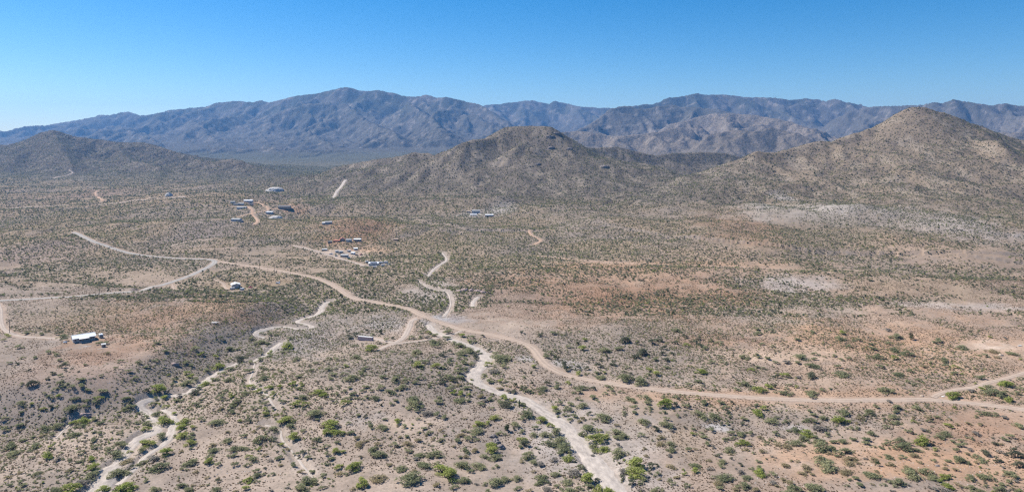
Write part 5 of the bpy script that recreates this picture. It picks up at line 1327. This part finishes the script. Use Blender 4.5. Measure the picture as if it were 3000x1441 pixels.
# long freight container
e = empty("freight_container", put(1071, 996.5), math.radians(-17), "long faded pink freight container with pale roof on the dirt drive", "container")
Lc, Wc, Hc_ = 12.4, 2.5, 2.75
MB().box(0, 0, Hc_ / 2 + .1, Lc, Wc, Hc_).obj("body", 'container', e)
MB().box(0, 0, Hc_ + .16, Lc - .1, Wc - .1, .1).obj("roof", 'whitepaint', e)
rb = MB()
for k in range(40): rb.box(-Lc / 2 + .3 + k * (Lc - .6) / 39, -Wc / 2 - .02, Hc_ / 2 + .1, .12, .07, Hc_ - .35)
rb.obj("corrugation", 'container', e)["kind"] = "stuff"
MB().box(0, -Wc / 2 - .03, Hc_ + .02, Lc + .06, .12, .22).obj("top_rail", 'containerdk', e)
MB().box(0, -Wc / 2 - .03, .18, Lc + .06, .12, .2).obj("bottom_rail", 'containerdk', e)
for sx in (-1, 1):
    for sy in (-1, 1): MB().box(sx * Lc / 2, sy * Wc / 2, Hc_ / 2 + .1, .22, .22, Hc_ + .08).obj("corner_post", 'containerdk', e)
for s in (-1, 1):
    o = MB().box(Lc / 2 + .06, s * .6, Hc_ / 2 + .1, .1, 1.12, Hc_ - .4).obj("door", 'container', e); MB().box(Lc / 2 + .14, s * .3, Hc_ / 2 + .1, .06, .06, Hc_ - .6).obj("lock_rod", 'steel', o)

# power poles
def pole(px, py, h, label, rz=20):
    e = empty("power_pole", put(px, py), math.radians(rz), label, "power pole", "wooden power poles along the roads")
    MB().tube([(0, 0, -.5), (0, 0, h)], [.20, .13], 8).obj("pole", 'wood', e)
    a = MB().box(0, .18, h - .6, 2.6, .14, .16).obj("crossarm", 'wood', e)
    for x in (-1.15, -.4, .4, 1.15): MB().tube([(x, .18, h - .52), (x, .18, h - .28)], .07, 6).obj("insulator", 'greymetal', a)
for (px, py, h, l) in [(291, 870, 12.5, "tall wooden power pole beside the long straight of the gravel road"), (28, 976, 10.5, "wooden power pole beside the house drive bend"), (551, 822, 10.5, "wooden power pole just inside the gravel road curve"),
    (461, 757, 10, "wooden power pole above the gravel road near the grey mound"), (692, 791, 11.5, "leftmost of four wooden power poles along the dirt road"), (760, 790, 11.5, "second of four wooden power poles along the dirt road"),
    (804, 799, 11, "third of four wooden power poles along the dirt road"), (850, 808, 11, "fourth of four wooden power poles, nearest the road bend"), (1011, 798, 12, "lone wooden power pole below the cluttered homestead"),
    (1144, 766, 12, "wooden power pole right behind the house with solar panels"), (1157, 781, 12, "wooden power pole right of the house with solar panels"), (1001, 666, 11, "wooden power pole on the reddish rise by two small cabins")]:
    pole(px, py, h, l, random.choice((10, 25, -35)))

# pipe gate and rails at the cattle guard
def rails(px, py, rz, L, label):
    e = empty("rail_fence", put(px, py), math.radians(rz), label, "fence", "pipe rail wings at the cattle guard")
    n = max(2, int(L / 2.4) + 1)
    for k in range(n): MB().box(-L / 2 + L * k / (n - 1), 0, .85, .28, .28, 1.9).obj("post", 'steel', e)
    for z in (.5, 1.0, 1.5): MB().box(0, .17, z, L, .12, .16).obj("rail", 'steel', e)
rails(330, 725, 0, 9, "dark pipe rail fence left of the gravel road gap"); rails(356, 726, 0, 11, "dark pipe rail fence right of the gravel road gap")

# saguaros
def saguaro(px, py, h, r, label, arm=False):
    e = empty("saguaro_cactus", put(px, py), 0, label, "cactus")
    b = MB(); n = 24; rings = [(0, .75), (.25, .92), (.6, 1.0), (.88, .92), (.97, .6), (1, .15)]
    v = []; f = []
    for (u, q) in rings:
        for k in range(n):
            a = 2 * math.pi * k / n; rr = r * q * (1.12 if k % 2 else .86); v.append((rr * math.cos(a), rr * math.sin(a), -.2 + (h + .2) * u))
    for i in range(len(rings) - 1):
        for k in range(n): f.append((i * n + k, i * n + (k + 1) % n, (i + 1) * n + (k + 1) % n, (i + 1) * n + k))
    f.append(tuple((len(rings) - 1) * n + k for k in range(n)))
    b.add(v, f).obj("stem", 'cactus', e)
    if arm: MB().tube([(r * .5, 0, h * .45), (r * 2.4, 0, h * .47), (r * 2.7, 0, h * .6), (r * 2.7, 0, h * .78)], [r * .5, r * .55, r * .55, r * .3], 10).obj("arm", 'cactus', e, True)
saguaro(1521.5, 1193, 4.6, .30, "tall single saguaro cactus beside the broad sandy wash")
saguaro(2149.5, 1045, 3.9, .27, "lone saguaro cactus on the slope above the main road")
saguaro(1407, 882, 4.6, .30, "saguaro cactus beside the pink rock outcrop")

# boulders, outcrops and domes
def rock(name, px, py, sx, sy, sz, mat, label, cat="boulder", sub=4, rough=.25, seed=0, rz=0, cliff=False):
    x, y, z = put(px, py)
    bm = bmesh.new(); bmesh.ops.create_icosphere(bm, subdivisions=sub, radius=1.0)
    co = np.array([v.co[:] for v in bm.verts])
    n = fbm(co[:, 0] * 1.6 + seed, co[:, 1] * 1.6 + co[:, 2] * 1.1, 4, 800 + seed)
    n2 = ridged(co[:, 0] * 3.2 + seed, co[:, 1] * 3.2 + co[:, 2] * 2.6, 4, 820 + seed, .7) * 2.2 - .4
    for v, a, b in zip(bm.verts, n, n2):
        k = 1 + rough * (a - .5) * 2 + rough * .5 * (b - .5)
        v.co = Vector((v.co.x * sx * k, v.co.y * sy * k, (abs(v.co.z) ** (.75 if cliff else 1)) * math.copysign(1, v.co.z) * sz * k))
    me = bpy.data.meshes.new(name); bm.to_mesh(me); bm.free(); me.materials.append(M[mat])
    me.polygons.foreach_set("use_smooth", [sub > 3] * len(me.polygons))
    o = link(name, me); o.location = (x, y, z - sz * .15); o.rotation_euler = (0, 0, rz)
    return tag(o, label, cat)
rock("granite_dome", 804, 560, 25, 30, 14, 'rock', "big bare grey granite dome at the canyon mouth", "rock dome", 5, .14, 3, 0)
rock("granite_dome", 496, 575, 10, 8, 11, 'rock', "small white granite knob on the far left plain", "rock dome", 4, .2, 5)
rock("granite_dome", 808, 640, 13, 10, 7, 'rock', "low grey slickrock mound beside the small white block house", "rock dome", 4, .15, 8)
rock("boulder", 2701, 1160, 1.2, 1.0, .9, 'rocktan', "round tan boulder at the edge of the dirt road fork")
rock("boulder", 2764, 1161.5, 1.1, .6, .45, 'whitemetal', "flat white stone beside the shrub at the road fork", seed=4)
rock("boulder", 2932, 1041, 1.9, 1.4, 1.5, 'rocktan', "pale orange boulder below the cleared pad", seed=6)
rock("boulder", 2747, 1364, 1.1, .8, .7, 'rockdark', "dark grey boulder alone on the orange flat", seed=9)
for k, (px, py, s, l) in enumerate([(1345, 853, 3.4, "leftmost dark pink ledge of the wash outcrop"), (1362, 851, 4.2, "second pink ledge of the wash outcrop"), (1380, 851, 3.8, "middle jagged pink ledge of the wash outcrop"), (1398, 853, 3.6, "fourth pink ledge of the wash outcrop"), (1414, 856, 3.2, "rightmost pale pink ledge of the wash outcrop")]):
    rock("rock_outcrop", px, py, s, s * .7, s * .55, 'rockpink', l, "outcrop", 4, .45, 20 + k, random.uniform(0, 3))
rock("rock_outcrop", 243, 1216, 4.2, 1.6, 1.5, 'rockpink', "reddish brown cut bank rock above the thin gully", "outcrop", 4, .45, 31)
rock("rock_outcrop", 512, 1068, 3.6, 2.2, 1.7, 'rockpink', "reddish rock outcrop above the orange sand patch", "outcrop", 4, .45, 33)
for k, (px, py, s, l) in enumerate([(1452, 1296, 2.6, "upper dark jagged rock on the grey bank by the wash"), (1446, 1280, 2.2, "small dark rock high on the grey bank"), (1466, 1310, 2.4, "lower dark jagged rock on the grey bank by the wash")]):
    rock("rock_outcrop", px, py, s, s * .8, s * .7, 'rockdark', l, "outcrop", 4, .5, 40 + k)
for k, (px, py, s, l) in enumerate([(1612, 402, 15, "dark cliff block below the flat hill summit"), (1632, 392, 14, "dark cliff corner at the right end of the flat summit"), (1615, 434, 12, "dark ledge halfway up the flat topped hill"), (1668, 437, 10, "dark crag on the right spur of the flat topped hill"),
      (1575, 482, 9, "dark crag low on the front of the flat topped hill"), (1772, 490, 13, "dark crag on the shaded flank right of the flat topped hill")]):
    rock("rock_outcrop", px, py, s, s * .5, s * .45, 'rockdark', l, "outcrop", 4, .5, 60 + k)
e = empty("debris_pile", put(2990, 1013), 0, "white scrap pile at the edge of the cleared pad", "debris")
for k in range(5): MB().box(random.uniform(-2, 2), random.uniform(-1, 1), .3, random.uniform(1, 2.2), .8, random.uniform(.2, .6), random.uniform(0, 3)).obj("scrap_panel", 'whitepaint', e)
e = empty("survey_stake", put(2894, 1003), 0, "thin stake on the cleared sand pad", "stake"); MB().tube([(0, 0, -.2), (0, 0, 1.6)], .07, 5).obj("stake_post", 'wood', e); MB().box(.15, 0, 1.4, .3, .05, .25).obj("marker_flag", 'red', e)

# ------------------------------------------------------------------ far homesteads
def cabin(px, py, L, W, H, rz, wall, roof, label, kind='g', cat="house", nm="house", rise=None, extra=None):
    e = empty(nm, put(px, py), math.radians(rz), label, cat)
    if kind == 'g': gable(e, L, W, H, rise or W * .16, wall, roof, .4)
    elif kind == 'y': gable(e, L, W, H, rise or L * .2, wall, roof, .4, 'y')
    else: shed_roof(e, L, W, H, .5, wall, roof)
    hh = H - (.5 if kind == 's' else 0)
    n = max(1, int(L / 4))
    for k in range(n):
        x = -L / 2 + L * (k + .5) / n
        if k == n // 2: door(e, x + .9, -W / 2, .05, 1.0, 2.0, 'f', 'wood')
        window(e, x - .6, -W / 2, hh * .55, 1.1, 1.0, 'f')
    window(e, -L / 2, 0, hh * .55, 1.1, 1.0, 'l')
    return e
cabin(1095, 777, 12.5, 8, 3.2, 6, 'whitepaint', 'whitemetal', "white roofed house carrying dark solar panels beside white trailers")
sp = bpy.context.scene.objects[-1]
e = empty("solar_array", (0, 0, 0), 0)
bpy.data.objects.remove(e)
hx, hy, hz = put(1095, 777)
e = empty("solar_array", (hx, hy, hz), math.radians(6), "dark solar panel row on the white house roof", "solar panels")
for k in range(5):
    p = MB().prismx([(-3.9, 3.75), (-1.2, 4.35), (-1.2, 4.42), (-3.9, 3.82)], -4.2 + k * 1.72, -4.2 + k * 1.72 + 1.6).obj("panel", 'solar', e)
camper(1115, 773, 10, "white trailer just right of the solar house", 6.5, 2.4, 2.6); camper(1130, 772, -15, "white trailer at the right end of the solar homestead", 6, 2.3, 2.6); camper(1075, 770, 30, "small white trailer left of the solar house", 4.2, 2.1, 2.3)
camper(1122, 780, 5, "low white trailer in front of the solar homestead trailers", 4.5, 2.1, 2.1, 'silver'); car(1098, 783, 5, 'silver', "silver car parked before the solar house"); car(1139, 776, -20, 'whitepaint', "white car right of the solar homestead")
cabin(1009, 752, 10, 6.5, 3.0, -3, 'greymetal', 'greymetal', "grey roofed cabin at the centre of the cluttered homestead", 's')
cabin(1042, 732, 5.5, 4, 2.8, 10, 'whitepaint', 'whitemetal', "small white box shed at the back of the cluttered homestead", 's', "shed", "storage_shed")
cabin(1034, 744, 5.5, 4.5, 2.5, -12, 'whitepaint', 'whitemetal', "low white shed right of the grey cabin", 's', "shed", "storage_shed")
cabin(951, 734, 7, 3.5, 2.5, 6, 'greymetal', 'whitepaint', "long pale shed at the left end of the cluttered homestead", 's', "shed", "storage_shed")
cabin(987, 739, 5, 4, 2.6, 20, 'whitepaint', 'greymetal', "pale shed between the road and the cluttered homestead", 's', "shed", "storage_shed")
camper(1000, 741, 15, "white trailer behind the grey homestead cabin", 6, 2.4, 2.5); camper(1023, 738, -10, "pale trailer amid the homestead clutter", 5, 2.3, 2.4, 'silver')
car(1022, 757, 12, 'bluecar', "blue car parked at the front of the homestead"); car(985, 751, 10, 'whitepaint', "white car beside the homestead road"); car(970, 745, -12, 'silver', "silver pickup on the homestead road edge", True); car(1045, 748, 20, 'dark', "dark car right of the homestead cabin"); car(1058, 747, 30, 'red', "small red car at the homestead edge")
cabin(967, 712, 6, 4.5, 2.8, 10, 'dark', 'darkroof', "small dark shed left of the rust red barn", 's', "shed", "storage_shed")
cabin(987, 708, 10.5, 6, 2.6, 0, 'wood', 'rustroof', "long dark open shed with rusty roof beside the barn", 's', "shed", "open_shed")
cabin(1003, 707, 8, 7.5, 4.2, 12, 'brownwall', 'rustroof', "barn with bright rust red gable roof", 'y', "barn", "barn", 2.0)
cabin(1022, 708, 8, 6, 3.4, 4, 'whitepaint', 'greymetal', "pale cabin just right of the rust red barn"); cabin(1047, 706, 11, 7, 3.4, -5, 'brownwall', 'whitemetal', "flat white roofed cabin right of the rust red barn", 's')
cabin(950, 657, 6.5, 6, 3.4, 5, 'whitepaint', 'whitemetal', "small white cube cabin on the reddish rise", 's'); cabin(963, 656, 11, 7, 3.6, 5, 'stonewall', 'greymetal', "grey cabin on the reddish rise beside a white cube", 'g')
cabin(1160, 704, 8, 3, 2.4, -8, 'rustroof', 'rocktan', "long orange tank shed east of the barn", 's', "shed", "storage_shed")
cabin(728, 593, 20, 11, 4.6, 5, 'whitepaint', 'whitemetal', "largest white roofed building of the hillside ranch"); cabin(693, 602, 12, 8, 3.6, -8, 'stonewall', 'darkroof', "dark roofed house at the left of the hillside ranch")
cabin(706, 602, 13, 9, 4.4, 8, 'stonewall', 'greymetal', "grey roofed house beside the biggest white ranch roof"); cabin(709, 612, 20, 9, 3.6, 0, 'whitepaint', 'greymetal', "long grey roofed ranch house below the dark roofs"); cabin(734, 600, 12, 5, 2.8, 0, 'stonewall', 'darkroof', "low dark stable under the big white ranch roof", 's', "stable", "stable")
cabin(682, 595, 10, 7, 3.2, 10, 'stonewall', 'greymetal', "small grey cabin behind the hillside ranch"); cabin(834, 611, 25, 13, 4.4, 3, 'brownwall', 'darkroof', "long dark roofed ranch house at the end of the orange drive", 'g'); cabin(790, 626, 13, 9, 4.4, 0, 'whitepaint', 'whitemetal', "white block house above the grey slickrock mound", 's')
cabin(693, 648, 17, 9, 3.8, -12, 'whitepaint', 'greymetal', "white house alone below the hillside ranch"); cabin(704, 650, 8, 6, 3.0, -5, 'stonewall', 'darkroof', "small dark shed touching the lone white house", 's', "shed", "storage_shed")
cabin(1395, 624, 17, 11, 6.0, 0, 'whitepaint', 'greymetal', "tall white house at the foot of the flat topped hill", 's'); cabin(1387, 632, 14, 8, 3.0, 3, 'stonewall', 'whitemetal', "low white roofed garage in front of the tall white house", 's', "garage", "garage"); cabin(1433, 633, 17, 9, 3.2, 2, 'brownwall', 'whitemetal', "long white roofed cabin right of the tall white house", 's')
cabin(1372, 622, 9, 6, 3.0, 8, 'tanwall', 'rocktan', "tan shed left of the tall white house", 's', "shed", "storage_shed")

# radio masts on the far ridge
for (px, l) in ((2267, "left thin radio mast on the far dark ridge"), (2273, "right thin radio mast on the far dark ridge")):
    e = empty("radio_mast", put(px, 288.5), 0, l, "mast", "masts on the far ridge")
    MB().tube([(0, 0, -5), (0, 0, 42)], [2.0, 1.0], 5).obj("mast_pole", 'steel', e); MB().box(0, 0, 30, 5, 1.2, 1.2).obj("antenna_arm", 'steel', e)

# ------------------------------------------------------------------ haze: even, pale blue air over the whole valley
zlo = float(allv[:, 2].min()) - 1.0; zhi = float(allv[:, 2].max()) + 80.0
hb = MB().box(0, 0, (zlo + zhi) / 2, 2 * 26200, 2 * 14600, zhi - zlo)
hm = bpy.data.materials.new("haze_air"); hm.use_nodes = True; hn = hm.node_tree
for n in list(hn.nodes): hn.nodes.remove(n)
ho = hn.nodes.new("ShaderNodeOutputMaterial"); pv = hn.nodes.new("ShaderNodeVolumePrincipled")
pv.inputs["Color"].default_value = (.22, .50, 1.0, 1); pv.inputs["Density"].default_value = 4.6e-5; pv.inputs["Anisotropy"].default_value = 0.2
hn.links.new(pv.outputs[0], ho.inputs["Volume"])
hz = hb.obj("haze", hm); tag(hz, "thin pale blue haze filling the valley air", kind="stuff")
